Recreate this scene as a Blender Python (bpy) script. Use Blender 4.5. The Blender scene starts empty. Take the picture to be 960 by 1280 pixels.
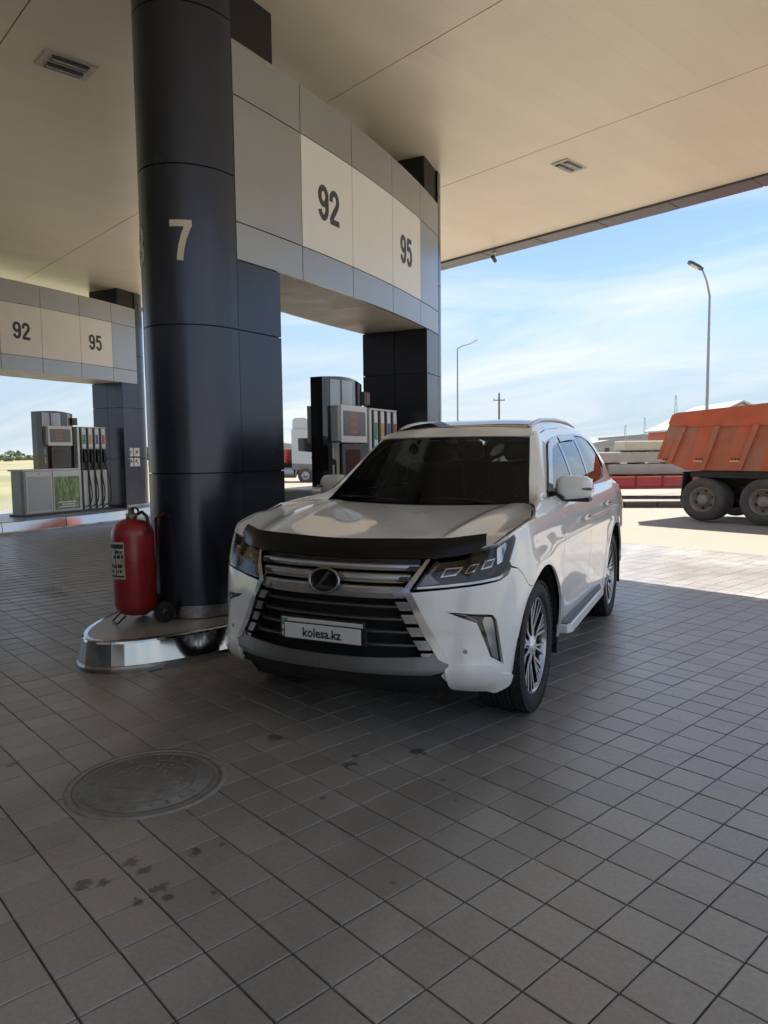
import bpy, bmesh, math, random
import numpy as np
from mathutils import Vector, Matrix
from mathutils.geometry import delaunay_2d_cdt

random.seed(7); np.random.seed(7)
sc = bpy.context.scene
col = sc.collection
R = math.radians
PI = math.pi

# ------------------------------------------------------------------ camera
CAM_H = 1.593
YAW, PITCH, ROLL, FPX = R(26.0), R(4.74), R(-0.666), 911.0
def cam_axes():
    cp, sp = math.cos(PITCH), math.sin(PITCH)
    r = np.array([1, 0, 0.]); f = np.array([0, cp, -sp]); u = np.cross(r, f)
    cr, sr = math.cos(ROLL), math.sin(ROLL)
    m = np.array([cr*r + sr*u, -sr*r + cr*u, f])
    c, s = math.cos(YAW), math.sin(YAW)
    return m @ np.array([[c, s, 0], [-s, c, 0], [0, 0, 1]])
AX = cam_axes()
cam = bpy.data.cameras.new('camera')
cam.sensor_fit = 'HORIZONTAL'; cam.sensor_width = 36.0; cam.lens = FPX/960*36.0
cam.clip_start = 0.05; cam.clip_end = 6000
camo = bpy.data.objects.new('camera', cam); col.objects.link(camo)
m = Matrix.Identity(4)
for k in range(3):
    m[k][0], m[k][1], m[k][2] = AX[0][k], AX[1][k], -AX[2][k]
m[2][3] = CAM_H
camo.matrix_world = m
sc.camera = camo

# ------------------------------------------------------------------ sky and sun
SUN_AZ, SUN_EL = R(19.0), R(57.0)          # azimuth right of +Y
world = bpy.data.worlds.new('World'); sc.world = world; world.use_nodes = True
nt = world.node_tree; nt.nodes.clear()
def N(nt, t, **kw):
    n = nt.nodes.new(t)
    for k, v in kw.items():
        if k == 'ins':
            for a, b in v.items(): n.inputs[a].default_value = b
        else: setattr(n, k, v)
    return n
out = N(nt, 'ShaderNodeOutputWorld'); bg = N(nt, 'ShaderNodeBackground')
sky = N(nt, 'ShaderNodeTexSky'); sky.sky_type = 'NISHITA'; sky.sun_disc = False
sky.sun_elevation = SUN_EL; sky.sun_rotation = SUN_AZ
sky.air_density = 1.0; sky.dust_density = 0.35; sky.ozone_density = 1.6; sky.altitude = 2500
tc = N(nt, 'ShaderNodeTexCoord'); sx = N(nt, 'ShaderNodeSeparateXYZ')
nt.links.new(tc.outputs['Generated'], sx.inputs[0])
mx = N(nt, 'ShaderNodeMath', operation='MAXIMUM'); mx.inputs[1].default_value = 0.0
nt.links.new(sx.outputs['Z'], mx.inputs[0])
ad = N(nt, 'ShaderNodeMath', operation='ADD'); ad.inputs[1].default_value = 0.22
nt.links.new(mx.outputs[0], ad.inputs[0])
dx = N(nt, 'ShaderNodeMath', operation='DIVIDE'); dy = N(nt, 'ShaderNodeMath', operation='DIVIDE')
nt.links.new(sx.outputs['X'], dx.inputs[0]); nt.links.new(ad.outputs[0], dx.inputs[1])
nt.links.new(sx.outputs['Y'], dy.inputs[0]); nt.links.new(ad.outputs[0], dy.inputs[1])
cb = N(nt, 'ShaderNodeCombineXYZ'); nt.links.new(dx.outputs[0], cb.inputs[0]); nt.links.new(dy.outputs[0], cb.inputs[1])
mp = N(nt, 'ShaderNodeMapping'); mp.inputs['Rotation'].default_value = (0, 0, R(-30)); mp.inputs['Scale'].default_value = (0.55, 1.5, 1)
mp.inputs['Location'].default_value = (2.3, 0.6, 0)
nt.links.new(cb.outputs[0], mp.inputs[0])
n1 = N(nt, 'ShaderNodeTexNoise', ins={'Scale': 0.9, 'Detail': 9, 'Roughness': 0.58, 'Distortion': 0.9})
nt.links.new(mp.outputs[0], n1.inputs['Vector'])
r1 = N(nt, 'ShaderNodeValToRGB'); r1.color_ramp.elements[0].position = 0.40; r1.color_ramp.elements[1].position = 0.64
r1.color_ramp.elements[0].color = (.04, .04, .04, 1); r1.color_ramp.elements[1].color = (0.85, 0.85, 0.85, 1)
nt.links.new(n1.outputs[0], r1.inputs[0])
mixc = N(nt, 'ShaderNodeMix', data_type='RGBA'); mixc.inputs[7].default_value = (4.9, 5.2, 5.4, 1)
hz = N(nt, 'ShaderNodeMapRange', ins={'From Min': 0.0, 'From Max': 0.30, 'To Min': 0.92, 'To Max': 0.0}); hz.interpolation_type = 'SMOOTHERSTEP'
nt.links.new(mx.outputs[0], hz.inputs[0])      # pale haze low over the horizon
mh = N(nt, 'ShaderNodeMix', data_type='RGBA'); mh.inputs[7].default_value = (2.75, 3.4, 3.95, 1)
nt.links.new(hz.outputs[0], mh.inputs[0]); nt.links.new(sky.outputs[0], mh.inputs[6])
nt.links.new(r1.outputs[0], mixc.inputs[0]); nt.links.new(mh.outputs[2], mixc.inputs[6])
nt.links.new(mixc.outputs[2], bg.inputs[0]); bg.inputs[1].default_value = 0.05
nt.links.new(bg.outputs[0], out.inputs[0])

sun = bpy.data.lights.new('sun', 'SUN'); sun.energy = 2.4; sun.angle = R(0.53); sun.color = (1.0, 0.95, 0.87)
suno = bpy.data.objects.new('sun', sun); col.objects.link(suno)
sd = Vector((math.sin(SUN_AZ)*math.cos(SUN_EL), math.cos(SUN_AZ)*math.cos(SUN_EL), math.sin(SUN_EL)))
suno.rotation_euler = sd.to_track_quat('Z', 'Y').to_euler(); suno.location = (0, 0, 30)

sc.view_settings.view_transform = 'Standard'; sc.view_settings.look = 'None'
sc.view_settings.exposure = 1.98; sc.view_settings.gamma = 1.0; sc.view_settings.use_curve_mapping = False
sc.render.engine = 'CYCLES'
sc.cycles.max_bounces = 7; sc.cycles.diffuse_bounces = 4; sc.cycles.glossy_bounces = 4; sc.cycles.transparent_max_bounces = 10; sc.cycles.transmission_bounces = 4
sc.cycles.use_adaptive_sampling = True; sc.cycles.adaptive_threshold = .025
sc.cycles.use_denoising = True
sc.cycles.caustics_reflective = False; sc.cycles.caustics_refractive = False

# ------------------------------------------------------------------ helpers
def tag(o, label=None, cat=None, group=None, kind=None):
    if label: o['label'] = label
    if cat: o['category'] = cat
    if group: o['group'] = group
    if kind: o['kind'] = kind
    return o
def empty(name, loc=(0, 0, 0), rz=0.0, label=None, cat=None, group=None):
    o = bpy.data.objects.new(name, None); col.objects.link(o)
    o.location = loc; o.rotation_euler = (0, 0, rz); o.empty_display_size = 0.2
    return tag(o, label, cat, group)
def link(name, me, parent=None, loc=None, rz=None):
    o = bpy.data.objects.new(name, me); col.objects.link(o)
    if parent is not None: o.parent = parent
    if loc is not None: o.location = loc
    if rz is not None: o.rotation_euler = (0, 0, rz)
    return o
def mesh_from(name, V, F, mat, smooth=False, normals=None):
    me = bpy.data.meshes.new(name)
    me.from_pydata([tuple(map(float, v)) for v in V], [], [tuple(map(int, f)) for f in F])
    mats = mat if isinstance(mat, (list, tuple)) else [mat]
    for q in mats: me.materials.append(q)
    if smooth or normals is not None:
        me.polygons.foreach_set('use_smooth', [True]*len(me.polygons))
    me.update()
    if normals is not None:
        me.normals_split_custom_set_from_vertices([tuple(map(float, n)) for n in normals])
    return me
class MB:
    """collects shapes, then links them as one mesh object"""
    def __init__(s): s.v = []; s.f = []; s.sm = []; s.mi = []; s.cur = 0
    def add(s, V, F, smooth=False, M=None):
        b = len(s.v)
        for p in V:
            if M is not None: p = M @ Vector(p)
            s.v.append((p[0], p[1], p[2]))
        for f in F: s.f.append([i+b for i in f]); s.sm.append(smooth); s.mi.append(s.cur)
        return s
    def box(s, x0, x1, y0, y1, z0, z1, M=None):
        V = [(x, y, z) for z in (z0, z1) for y in (y0, y1) for x in (x0, x1)]
        return s.add(V, [(0,2,3,1),(4,5,7,6),(0,1,5,4),(2,6,7,3),(0,4,6,2),(1,3,7,5)], False, M)
    def bbox(s, x0, x1, y0, y1, z0, z1, b=0.01, seg=2, M=None, smooth=False):
        bm = bmesh.new(); bmesh.ops.create_cube(bm, size=1)
        for v in bm.verts:
            v.co = ((x0+x1)/2+v.co.x*(x1-x0), (y0+y1)/2+v.co.y*(y1-y0), (z0+z1)/2+v.co.z*(z1-z0))
        b = min(b, .49*min(x1-x0, y1-y0, z1-z0))
        bmesh.ops.bevel(bm, geom=bm.edges[:], offset=b, segments=seg, profile=.5, affect='EDGES')
        bm.verts.index_update()
        s.add([v.co.copy() for v in bm.verts], [[v.index for v in f.verts] for f in bm.faces], smooth, M); bm.free(); return s
    def tube(s, pts, r, n=10, caps=True, smooth=True):
        pts = [Vector(p) for p in pts]; rs = r if isinstance(r, (list, tuple)) else [r]*len(pts)
        V = []; F = []; up = None
        for i, p in enumerate(pts):
            t = (pts[min(i+1, len(pts)-1)]-pts[max(i-1, 0)]).normalized()
            a = Vector((0, 0, 1)) if abs(t.z) < .95 else Vector((1, 0, 0))
            if up is not None:
                a = up
            u = t.cross(a)
            if u.length < 1e-6: u = t.cross(Vector((0, 1, 0)))
            u.normalize(); w = u.cross(t).normalized(); up = w
            for k in range(n):
                q = 2*PI*k/n; V.append(p+rs[i]*(math.cos(q)*u+math.sin(q)*w))
        for i in range(len(pts)-1):
            for k in range(n):
                k2 = (k+1) % n; F.append((i*n+k, i*n+k2, (i+1)*n+k2, (i+1)*n+k))
        s.add(V, F, smooth)
        if caps:
            s.add(V[:n], [list(range(n))[::-1]]); s.add(V[-n:], [list(range(n))])
        return s
    def lathe(s, prof, n=32, M=None, smooth=True, closed=False):
        """profile (r, h) about local Z"""
        V = []; F = []
        for r, h in prof:
            for k in range(n): V.append((r*math.cos(2*PI*k/n), r*math.sin(2*PI*k/n), h))
        m_ = len(prof); rng = m_ if closed else m_-1
        for i in range(rng):
            j = (i+1) % m_
            for k in range(n): F.append((i*n+k, i*n+(k+1) % n, j*n+(k+1) % n, j*n+k))
        return s.add(V, F, smooth, M)
    def prism(s, poly, axis, a, b, M=None):
        """poly of 2d points extruded along axis ('x': (y,z), 'y': (x,z), 'z': (x,y))"""
        def P(p, h): return {'x': (h, p[0], p[1]), 'y': (p[0], h, p[1]), 'z': (p[0], p[1], h)}[axis]
        n = len(poly); V = [P(p, a) for p in poly]+[P(p, b) for p in poly]
        F = [list(range(n))[::-1], [i+n for i in range(n)]]+[(i, (i+1) % n, (i+1) % n+n, i+n) for i in range(n)]
        return s.add(V, F, False, M)
    def mesh(s, name, mat):
        me = mesh_from(name, s.v, s.f, mat)
        me.polygons.foreach_set('use_smooth', s.sm); me.polygons.foreach_set('material_index', s.mi)
        bm = bmesh.new(); bm.from_mesh(me); bmesh.ops.recalc_face_normals(bm, faces=bm.faces[:]); bm.to_mesh(me); bm.free()
        return me
    def build(s, name, mat, parent=None, loc=None, rz=None):
        return link(name, s.mesh(name, mat), parent, loc, rz)

MATS = {}
def mat(name, c, rough=.5, metal=0.0, var=0.0, vscale=6.0, bump=0.0, bscale=60.0, coat=0.0, spec=.5, emit=0.0, dirt=None, trans=0.0):
    if name in MATS: return MATS[name]
    m_ = bpy.data.materials.new(name); m_.use_nodes = True; t = m_.node_tree; p = t.nodes['Principled BSDF']
    p.inputs['Base Color'].default_value = (*c, 1); p.inputs['Roughness'].default_value = rough; p.inputs['Metallic'].default_value = metal
    p.inputs['Specular IOR Level'].default_value = spec
    if coat: p.inputs['Coat Weight'].default_value = coat; p.inputs['Coat Roughness'].default_value = .03
    if trans: p.inputs['Transmission Weight'].default_value = trans
    if emit: p.inputs['Emission Color'].default_value = (*c, 1); p.inputs['Emission Strength'].default_value = emit
    if var or bump or dirt:
        g = N(t, 'ShaderNodeNewGeometry')
    if var:
        no = N(t, 'ShaderNodeTexNoise', ins={'Scale': vscale, 'Detail': 6, 'Roughness': .6}); t.links.new(g.outputs['Position'], no.inputs['Vector'])
        mr = N(t, 'ShaderNodeMapRange', ins={'From Min': .3, 'From Max': .7, 'To Min': 1-var, 'To Max': 1+var}); t.links.new(no.outputs[0], mr.inputs[0])
        mm = N(t, 'ShaderNodeMix', data_type='RGBA', blend_type='MULTIPLY'); mm.inputs[0].default_value = 1; mm.inputs[6].default_value = (*c, 1)
        t.links.new(mr.outputs[0], mm.inputs[7]); last = mm.outputs[2]
        if dirt:
            n2 = N(t, 'ShaderNodeTexNoise', ins={'Scale': vscale*.35, 'Detail': 8, 'Roughness': .65}); t.links.new(g.outputs['Position'], n2.inputs['Vector'])
            r2 = N(t, 'ShaderNodeMapRange', ins={'From Min': .46, 'From Max': .66}); t.links.new(n2.outputs[0], r2.inputs[0])
            m2 = N(t, 'ShaderNodeMix', data_type='RGBA'); m2.inputs[7].default_value = (*dirt, 1)
            t.links.new(r2.outputs[0], m2.inputs[0]); t.links.new(last, m2.inputs[6]); last = m2.outputs[2]
        t.links.new(last, p.inputs['Base Color'])
        rr = N(t, 'ShaderNodeMapRange', ins={'From Min': .3, 'From Max': .7, 'To Min': max(.02, rough*.85), 'To Max': min(1, rough*1.2)}); t.links.new(no.outputs[0], rr.inputs[0])
        t.links.new(rr.outputs[0], p.inputs['Roughness'])
    if bump:
        nb = N(t, 'ShaderNodeTexNoise', ins={'Scale': bscale, 'Detail': 4}); t.links.new(g.outputs['Position'], nb.inputs['Vector'])
        bp = N(t, 'ShaderNodeBump', ins={'Strength': bump, 'Distance': .01}); t.links.new(nb.outputs[0], bp.inputs['Height']); t.links.new(bp.outputs[0], p.inputs['Normal'])
    MATS[name] = m_; return m_

m_paint = mat('white_pearl_paint', (.83, .84, .825), .30, coat=1.0, var=.015, vscale=2)
m_black = mat('black_plastic', (.012, .012, .013), .38)
m_gloss = mat('black_gloss', (.006, .006, .007), .06, coat=.6)
m_rubber = mat('tyre_rubber', (.018, .018, .018), .75, var=.25, vscale=25, bump=.15, bscale=150)
m_chrome = mat('chrome', (.62, .62, .62), .09, 1.0, var=.03, vscale=20)
m_dkchrome = mat('dark_chrome', (.34, .34, .345), .16, 1.0, var=.06, vscale=12)
m_gchrome = mat('grille_grey', (.075, .076, .08), .22, .85, var=.08, vscale=12)
m_silver = mat('satin_silver', (.22, .22, .225), .33, .9, var=.05, vscale=10)
m_under = mat('underbody_black', (.01, .01, .01), .8)
m_seat = mat('dark_leather', (.02, .018, .016), .5)
m_alu = mat('machined_alloy', (.80, .80, .81), .28, .6)
m_wdark = mat('dark_alloy', (.045, .045, .05), .3, .8)
m_anth = mat('anthracite_cladding', (.058, .064, .082), .24, .75, var=.06, vscale=1.5)
m_grey = mat('grey_cladding', (.335, .345, .35), .34, .6, var=.05, vscale=1.5)
m_core = mat('joint_black', (.008, .008, .008), .7)
m_cream = mat('cream_sign_face', (.80, .775, .72), .42, var=.02, vscale=3)
m_num = mat('sign_charcoal', (.035, .037, .042), .5)
m_numc = mat('numeral_cream', (.62, .56, .44), .45)
m_steel = mat('polished_steel', (.50, .50, .50), .09, 1.0, var=.03, vscale=5, bump=.012, bscale=6)
m_steel2 = mat('brushed_steel', (.42, .42, .41), .30, 1.0, var=.1, vscale=9, dirt=(.16, .15, .14))
m_islandtop = mat('island_top', (.46, .46, .455), .38, .4, var=.08, vscale=5, dirt=(.36, .355, .34))
m_ceil = mat('ceiling_panel', (.72, .665, .565), .33, 0, var=.02, vscale=1.2)
m_red = mat('extinguisher_red', (.30, .014, .018), .32, coat=.3, var=.12, vscale=10)
m_white = mat('white_enamel', (.76, .76, .75), .4, var=.03, vscale=5)
m_lgrey = mat('light_grey_enamel', (.52, .53, .53), .42, var=.04, vscale=5)
m_dgrey = mat('dark_grey_plastic', (.06, .062, .068), .42)
m_glassdark = None
def glass_mat(name, tint, refl=(1, 1, 1), rough=.015):
    m_ = bpy.data.materials.new(name); m_.use_nodes = True; t = m_.node_tree; t.nodes.clear()
    o = N(t, 'ShaderNodeOutputMaterial'); tr = N(t, 'ShaderNodeBsdfTransparent'); tr.inputs[0].default_value = (*tint, 1)
    gl = N(t, 'ShaderNodeBsdfGlossy'); gl.inputs['Roughness'].default_value = rough; gl.inputs[0].default_value = (*refl, 1)
    fr = N(t, 'ShaderNodeFresnel'); fr.inputs[0].default_value = 1.52; mi = N(t, 'ShaderNodeMixShader')
    t.links.new(fr.outputs[0], mi.inputs[0]); t.links.new(tr.outputs[0], mi.inputs[1]); t.links.new(gl.outputs[0], mi.inputs[2]); t.links.new(mi.outputs[0], o.inputs[0])
    MATS[name] = m_; return m_
m_wglass = glass_mat('windshield_glass', (.42, .46, .45), (.50, .56, .60))
m_tint = glass_mat('tinted_glass', (.20, .215, .22))
m_lens = glass_mat('lamp_lens', (.82, .83, .85))

def text_mesh(s, h, bold=0.0, depth=.004, squeeze=1.0, shear=0.0):
    """centred text as arrays, in the xy plane, facing +z"""
    c = bpy.data.curves.new('txt', 'FONT'); c.body = s; c.size = 1.0; c.extrude = depth/2; c.offset = bold; c.align_x = 'CENTER'; c.align_y = 'CENTER'; c.resolution_u = 4; c.shear = shear
    o = bpy.data.objects.new('txt', c); col.objects.link(o)
    dg = bpy.context.evaluated_depsgraph_get(); me = bpy.data.meshes.new_from_object(o.evaluated_get(dg))
    V = np.array([v.co[:] for v in me.vertices]); F = [list(p.vertices) for p in me.polygons]
    bpy.data.objects.remove(o); bpy.data.curves.remove(c); bpy.data.meshes.remove(me)
    lo, hi = V.min(0), V.max(0); V[:, :2] -= (lo[:2]+hi[:2])/2; k = h/(hi[1]-lo[1]); V[:, 1] *= k; V[:, 0] *= k*squeeze
    return V, F

# station axes: canopy and paving are turned against the pump islands and the car
TH = R(-21.63)
IA = np.array([math.cos(TH), math.sin(TH)]); NA = np.array([-math.sin(TH), math.cos(TH)])
def ni(n, i): return (n*NA[0]+i*IA[0], n*NA[1]+i*IA[1])
def gz(x, y):
    """height of the ground: rises to the left, falls gently away beyond the canopy"""
    x = np.asarray(x, float); y = np.asarray(y, float)
    a = np.clip((-5.2-x)/6.8, 0, 1); a = a*a*(3-2*a)*.11
    n = x*NA[0]+y*NA[1]; b = np.clip((n-8.5)/50, 0, 1); b = -.72*b*(1-.12*b)
    fade = np.clip((n-12)/25, 0, 1)
    return a*(1-fade)+b

# ------------------------------------------------------------------ ground
def ground_material():
    m_ = bpy.data.materials.new('dusty_ground'); m_.use_nodes = True; t = m_.node_tree; p = t.nodes['Principled BSDF']
    g = N(t, 'ShaderNodeNewGeometry'); s = N(t, 'ShaderNodeSeparateXYZ'); t.links.new(g.outputs['Position'], s.inputs[0])
    n1 = N(t, 'ShaderNodeTexNoise', ins={'Scale': .35, 'Detail': 5, 'Roughness': .62}); t.links.new(g.outputs['Position'], n1.inputs['Vector'])
    n2 = N(t, 'ShaderNodeTexNoise', ins={'Scale': 40, 'Detail': 4}); t.links.new(g.outputs['Position'], n2.inputs['Vector'])
    a = N(t, 'ShaderNodeMix', data_type='RGBA'); a.inputs[6].default_value = (.285, .248, .196, 1); a.inputs[7].default_value = (.35, .305, .24, 1)
    t.links.new(n1.outputs[0], a.inputs[0])
    b = N(t, 'ShaderNodeMix', data_type='RGBA', blend_type='OVERLAY'); b.inputs[0].default_value = .35
    t.links.new(a.outputs[2], b.inputs[6]); t.links.new(n2.outputs[0], b.inputs[7])
    # dry field and scrub away from the forecourt
    n3 = N(t, 'ShaderNodeTexNoise', ins={'Scale': .05, 'Detail': 4, 'Roughness': .6}); t.links.new(g.outputs['Position'], n3.inputs['Vector'])
    fld = N(t, 'ShaderNodeMix', data_type='RGBA'); fld.inputs[6].default_value = (.34, .30, .17, 1); fld.inputs[7].default_value = (.19, .195, .10, 1)
    rr = N(t, 'ShaderNodeMapRange', ins={'From Min': .42, 'From Max': .6}); t.links.new(n3.outputs[0], rr.inputs[0]); t.links.new(rr.outputs[0], fld.inputs[0])
    d0 = N(t, 'ShaderNodeMath', operation='MULTIPLY_ADD'); d0.inputs[1].default_value = -.72; d0.inputs[2].default_value = -9.0
    t.links.new(s.outputs[1], d0.inputs[0])
    d = N(t, 'ShaderNodeMath', operation='SUBTRACT'); t.links.new(d0.outputs[0], d.inputs[0]); t.links.new(s.outputs[0], d.inputs[1])   # field lies far out to the left
    nz = N(t, 'ShaderNodeMath', operation='MULTIPLY_ADD'); nz.inputs[1].default_value = 6.0; t.links.new(n1.outputs[0], nz.inputs[0]); t.links.new(d.outputs[0], nz.inputs[2])
    fm = N(t, 'ShaderNodeMapRange', ins={'From Min': 0, 'From Max': 6}); t.links.new(nz.outputs[0], fm.inputs[0])
    c = N(t, 'ShaderNodeMix', data_type='RGBA'); t.links.new(fm.outputs[0], c.inputs[0]); t.links.new(b.outputs[2], c.inputs[6]); t.links.new(fld.outputs[2], c.inputs[7])
    t.links.new(c.outputs[2], p.inputs['Base Color']); p.inputs['Roughness'].default_value = .85
    bp = N(t, 'ShaderNodeBump', ins={'Strength': .3, 'Distance': .01}); t.links.new(n2.outputs[0], bp.inputs['Height']); t.links.new(bp.outputs[0], p.inputs['Normal'])
    return m_
def sheet(name, xs, ys, dz, m_):
    V = []; F = []
    for y in ys:
        for x in xs: V.append((x, y, 0))
    V = np.array(V, float); V[:, 2] = gz(V[:, 0], V[:, 1])+dz
    w = len(xs)
    for j in range(len(ys)-1):
        for i in range(w-1): F.append((j*w+i, j*w+i+1, (j+1)*w+i+1, (j+1)*w+i))
    return link(name, mesh_from(name, V, F, m_, smooth=True))
def spread(lo, hi, near, step, grow=1.25):
    a = [0.0]; st = step
    while a[-1] < hi:
        a.append(a[-1]+st)
        if a[-1] > near: st *= grow
    b = [0.0]; st = step
    while b[-1] > lo:
        b.append(b[-1]-st)
        if b[-1] < -near: st *= grow
    return sorted(set(a+b))
gr = sheet('ground', spread(-2500, 2500, 30, 1.5), spread(-600, 4000, 40, 1.5), -.03, ground_material())
tag(gr, 'pale dusty apron running out to the dry field', kind='structure')

OG = np.array([-1.355, 2.104]); TS = .2
STAINS = [(-2.156,1.833,.037),(-2.096,1.872,.025),(-2.11,2.018,.035),(-2.015,2.002,.031),(-1.885,1.932,.036),(-1.817,1.899,.026),(-1.681,1.999,.014),(-1.921,2.182,.029),(-1.863,2.274,.016),(-1.692,2.785,.018),(-1.752,3.166,.036),(-1.685,2.446,.013),(-1.251,3.194,.015),(-1.127,3.027,.011),(-1.111,2.323,.011),(-3.353,2.438,.027),(-1.896,1.832,.023),(-1.773,3.265,.024),(-7.24,5.847,.16),(-6.9,5.73,.14),(-1.5,3.45,.05),(-2.3,3.3,.05)]
def tile_material(near):
    m_ = bpy.data.materials.new('paver_concrete'); m_.use_nodes = True; t = m_.node_tree; p = t.nodes['Principled BSDF']
    g = N(t, 'ShaderNodeNewGeometry')
    mp_ = N(t, 'ShaderNodeMapping', vector_type='TEXTURE'); mp_.inputs['Location'].default_value = (OG[0], OG[1], 0); mp_.inputs['Rotation'].default_value = (0, 0, TH); mp_.inputs['Scale'].default_value = (TS, TS, TS)
    t.links.new(g.outputs['Position'], mp_.inputs[0])
    s = N(t, 'ShaderNodeSeparateXYZ'); t.links.new(mp_.outputs[0], s.inputs[0])
    fx = N(t, 'ShaderNodeMath', operation='FLOOR'); fy = N(t, 'ShaderNodeMath', operation='FLOOR')
    t.links.new(s.outputs[0], fx.inputs[0]); t.links.new(s.outputs[1], fy.inputs[0])
    cc = N(t, 'ShaderNodeCombineXYZ'); t.links.new(fx.outputs[0], cc.inputs[0]); t.links.new(fy.outputs[0], cc.inputs[1])
    wn = N(t, 'ShaderNodeTexWhiteNoise', noise_dimensions='2D'); t.links.new(cc.outputs[0], wn.inputs['Vector'])
    base = N(t, 'ShaderNodeMix', data_type='RGBA'); base.inputs[6].default_value = (.262, .243, .22, 1); base.inputs[7].default_value = (.33, .308, .28, 1)
    t.links.new(wn.outputs[0], base.inputs[0])
    nl = N(t, 'ShaderNodeTexNoise', ins={'Scale': .55, 'Detail': 4, 'Roughness': .6}); t.links.new(g.outputs['Position'], nl.inputs['Vector'])
    ml = N(t, 'ShaderNodeMapRange', ins={'From Min': .3, 'From Max': .7, 'To Min': .8, 'To Max': 1.18}); t.links.new(nl.outputs[0], ml.inputs[0])
    mu = N(t, 'ShaderNodeMix', data_type='RGBA', blend_type='MULTIPLY'); mu.inputs[0].default_value = 1; t.links.new(base.outputs[2], mu.inputs[6]); t.links.new(ml.outputs[0], mu.inputs[7])
    nf = N(t, 'ShaderNodeTexNoise', ins={'Scale': 55, 'Detail': 3, 'Roughness': .7}); t.links.new(g.outputs['Position'], nf.inputs['Vector'])
    mf = N(t, 'ShaderNodeMapRange', ins={'From Min': .3, 'From Max': .7, 'To Min': .86, 'To Max': 1.12}); t.links.new(nf.outputs[0], mf.inputs[0])
    mu2 = N(t, 'ShaderNodeMix', data_type='RGBA', blend_type='MULTIPLY'); mu2.inputs[0].default_value = 1; t.links.new(mu.outputs[2], mu2.inputs[6]); t.links.new(mf.outputs[0], mu2.inputs[7])
    # oil drips: spots with ragged edges
    nd = N(t, 'ShaderNodeTexNoise', ins={'Scale': 28, 'Detail': 3, 'Roughness': .6}); t.links.new(g.outputs['Position'], nd.inputs['Vector'])
    sp = N(t, 'ShaderNodeSeparateXYZ'); t.links.new(g.outputs['Position'], sp.inputs[0])
    fl = N(t, 'ShaderNodeCombineXYZ'); t.links.new(sp.outputs[0], fl.inputs[0]); t.links.new(sp.outputs[1], fl.inputs[1])
    acc = None
    for (x, y, r) in (STAINS if near else STAINS[-4:]):
        dd = N(t, 'ShaderNodeVectorMath', operation='DISTANCE'); dd.inputs[1].default_value = (x, y, 0); t.links.new(fl.outputs[0], dd.inputs[0])
        q = N(t, 'ShaderNodeMath', operation='DIVIDE'); q.inputs[1].default_value = r; t.links.new(dd.outputs['Value'], q.inputs[0])
        if acc is None: acc = q.outputs[0]
        else:
            mn = N(t, 'ShaderNodeMath', operation='MINIMUM'); t.links.new(acc, mn.inputs[0]); t.links.new(q.outputs[0], mn.inputs[1]); acc = mn.outputs[0]
    nn = N(t, 'ShaderNodeMath', operation='MULTIPLY_ADD'); nn.inputs[1].default_value = 3.4; t.links.new(nd.outputs[0], nn.inputs[0]); t.links.new(acc, nn.inputs[2])
    st = N(t, 'ShaderNodeMapRange', ins={'From Min': 2.35, 'From Max': 2.75, 'To Min': .72, 'To Max': 0}); t.links.new(nn.outputs[0], st.inputs[0])
    # large faint grime
    ng = N(t, 'ShaderNodeTexNoise', ins={'Scale': 1.7, 'Detail': 5, 'Roughness': .7}); t.links.new(g.outputs['Position'], ng.inputs['Vector'])
    gm = N(t, 'ShaderNodeMapRange', ins={'From Min': .56, 'From Max': .72, 'To Min': 0, 'To Max': .26}); t.links.new(ng.outputs[0], gm.inputs[0])
    sm0 = N(t, 'ShaderNodeMath', operation='MAXIMUM'); t.links.new(st.outputs[0], sm0.inputs[0]); t.links.new(gm.outputs[0], sm0.inputs[1])
    # rubber worn into the two wheel lanes, and scattered drips
    lane = None
    for xl in (-1.22, -2.86):
        a_ = N(t, 'ShaderNodeMath', operation='ADD'); a_.inputs[1].default_value = -xl; t.links.new(sp.outputs[0], a_.inputs[0])
        b_ = N(t, 'ShaderNodeMath', operation='ABSOLUTE'); t.links.new(a_.outputs[0], b_.inputs[0])
        c_ = N(t, 'ShaderNodeMapRange', ins={'From Min': .06, 'From Max': .30, 'To Min': 1, 'To Max': 0}); c_.interpolation_type = 'SMOOTHSTEP'; t.links.new(b_.outputs[0], c_.inputs[0])
        if lane is None: lane = c_.outputs[0]
        else:
            mxl = N(t, 'ShaderNodeMath', operation='MAXIMUM'); t.links.new(lane, mxl.inputs[0]); t.links.new(c_.outputs[0], mxl.inputs[1]); lane = mxl.outputs[0]
    lm = N(t, 'ShaderNodeMath', operation='MULTIPLY'); t.links.new(lane, lm.inputs[0]); t.links.new(ng.outputs[0], lm.inputs[1])
    ls = N(t, 'ShaderNodeMath', operation='MULTIPLY'); ls.inputs[1].default_value = .42; t.links.new(lm.outputs[0], ls.inputs[0])
    vo = N(t, 'ShaderNodeTexVoronoi', ins={'Scale': 2.6, 'Randomness': 1.0}); t.links.new(g.outputs['Position'], vo.inputs['Vector'])
    vs = N(t, 'ShaderNodeSeparateColor'); t.links.new(vo.outputs['Color'], vs.inputs[0])
    vr = N(t, 'ShaderNodeMath', operation='POWER'); vr.inputs[1].default_value = 5.0; t.links.new(vs.outputs[0], vr.inputs[0])
    vr2 = N(t, 'ShaderNodeMath', operation='MULTIPLY'); vr2.inputs[1].default_value = .085; t.links.new(vr.outputs[0], vr2.inputs[0])
    vd = N(t, 'ShaderNodeMath', operation='LESS_THAN'); t.links.new(vo.outputs['Distance'], vd.inputs[0]); t.links.new(vr2.outputs[0], vd.inputs[1])
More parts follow.
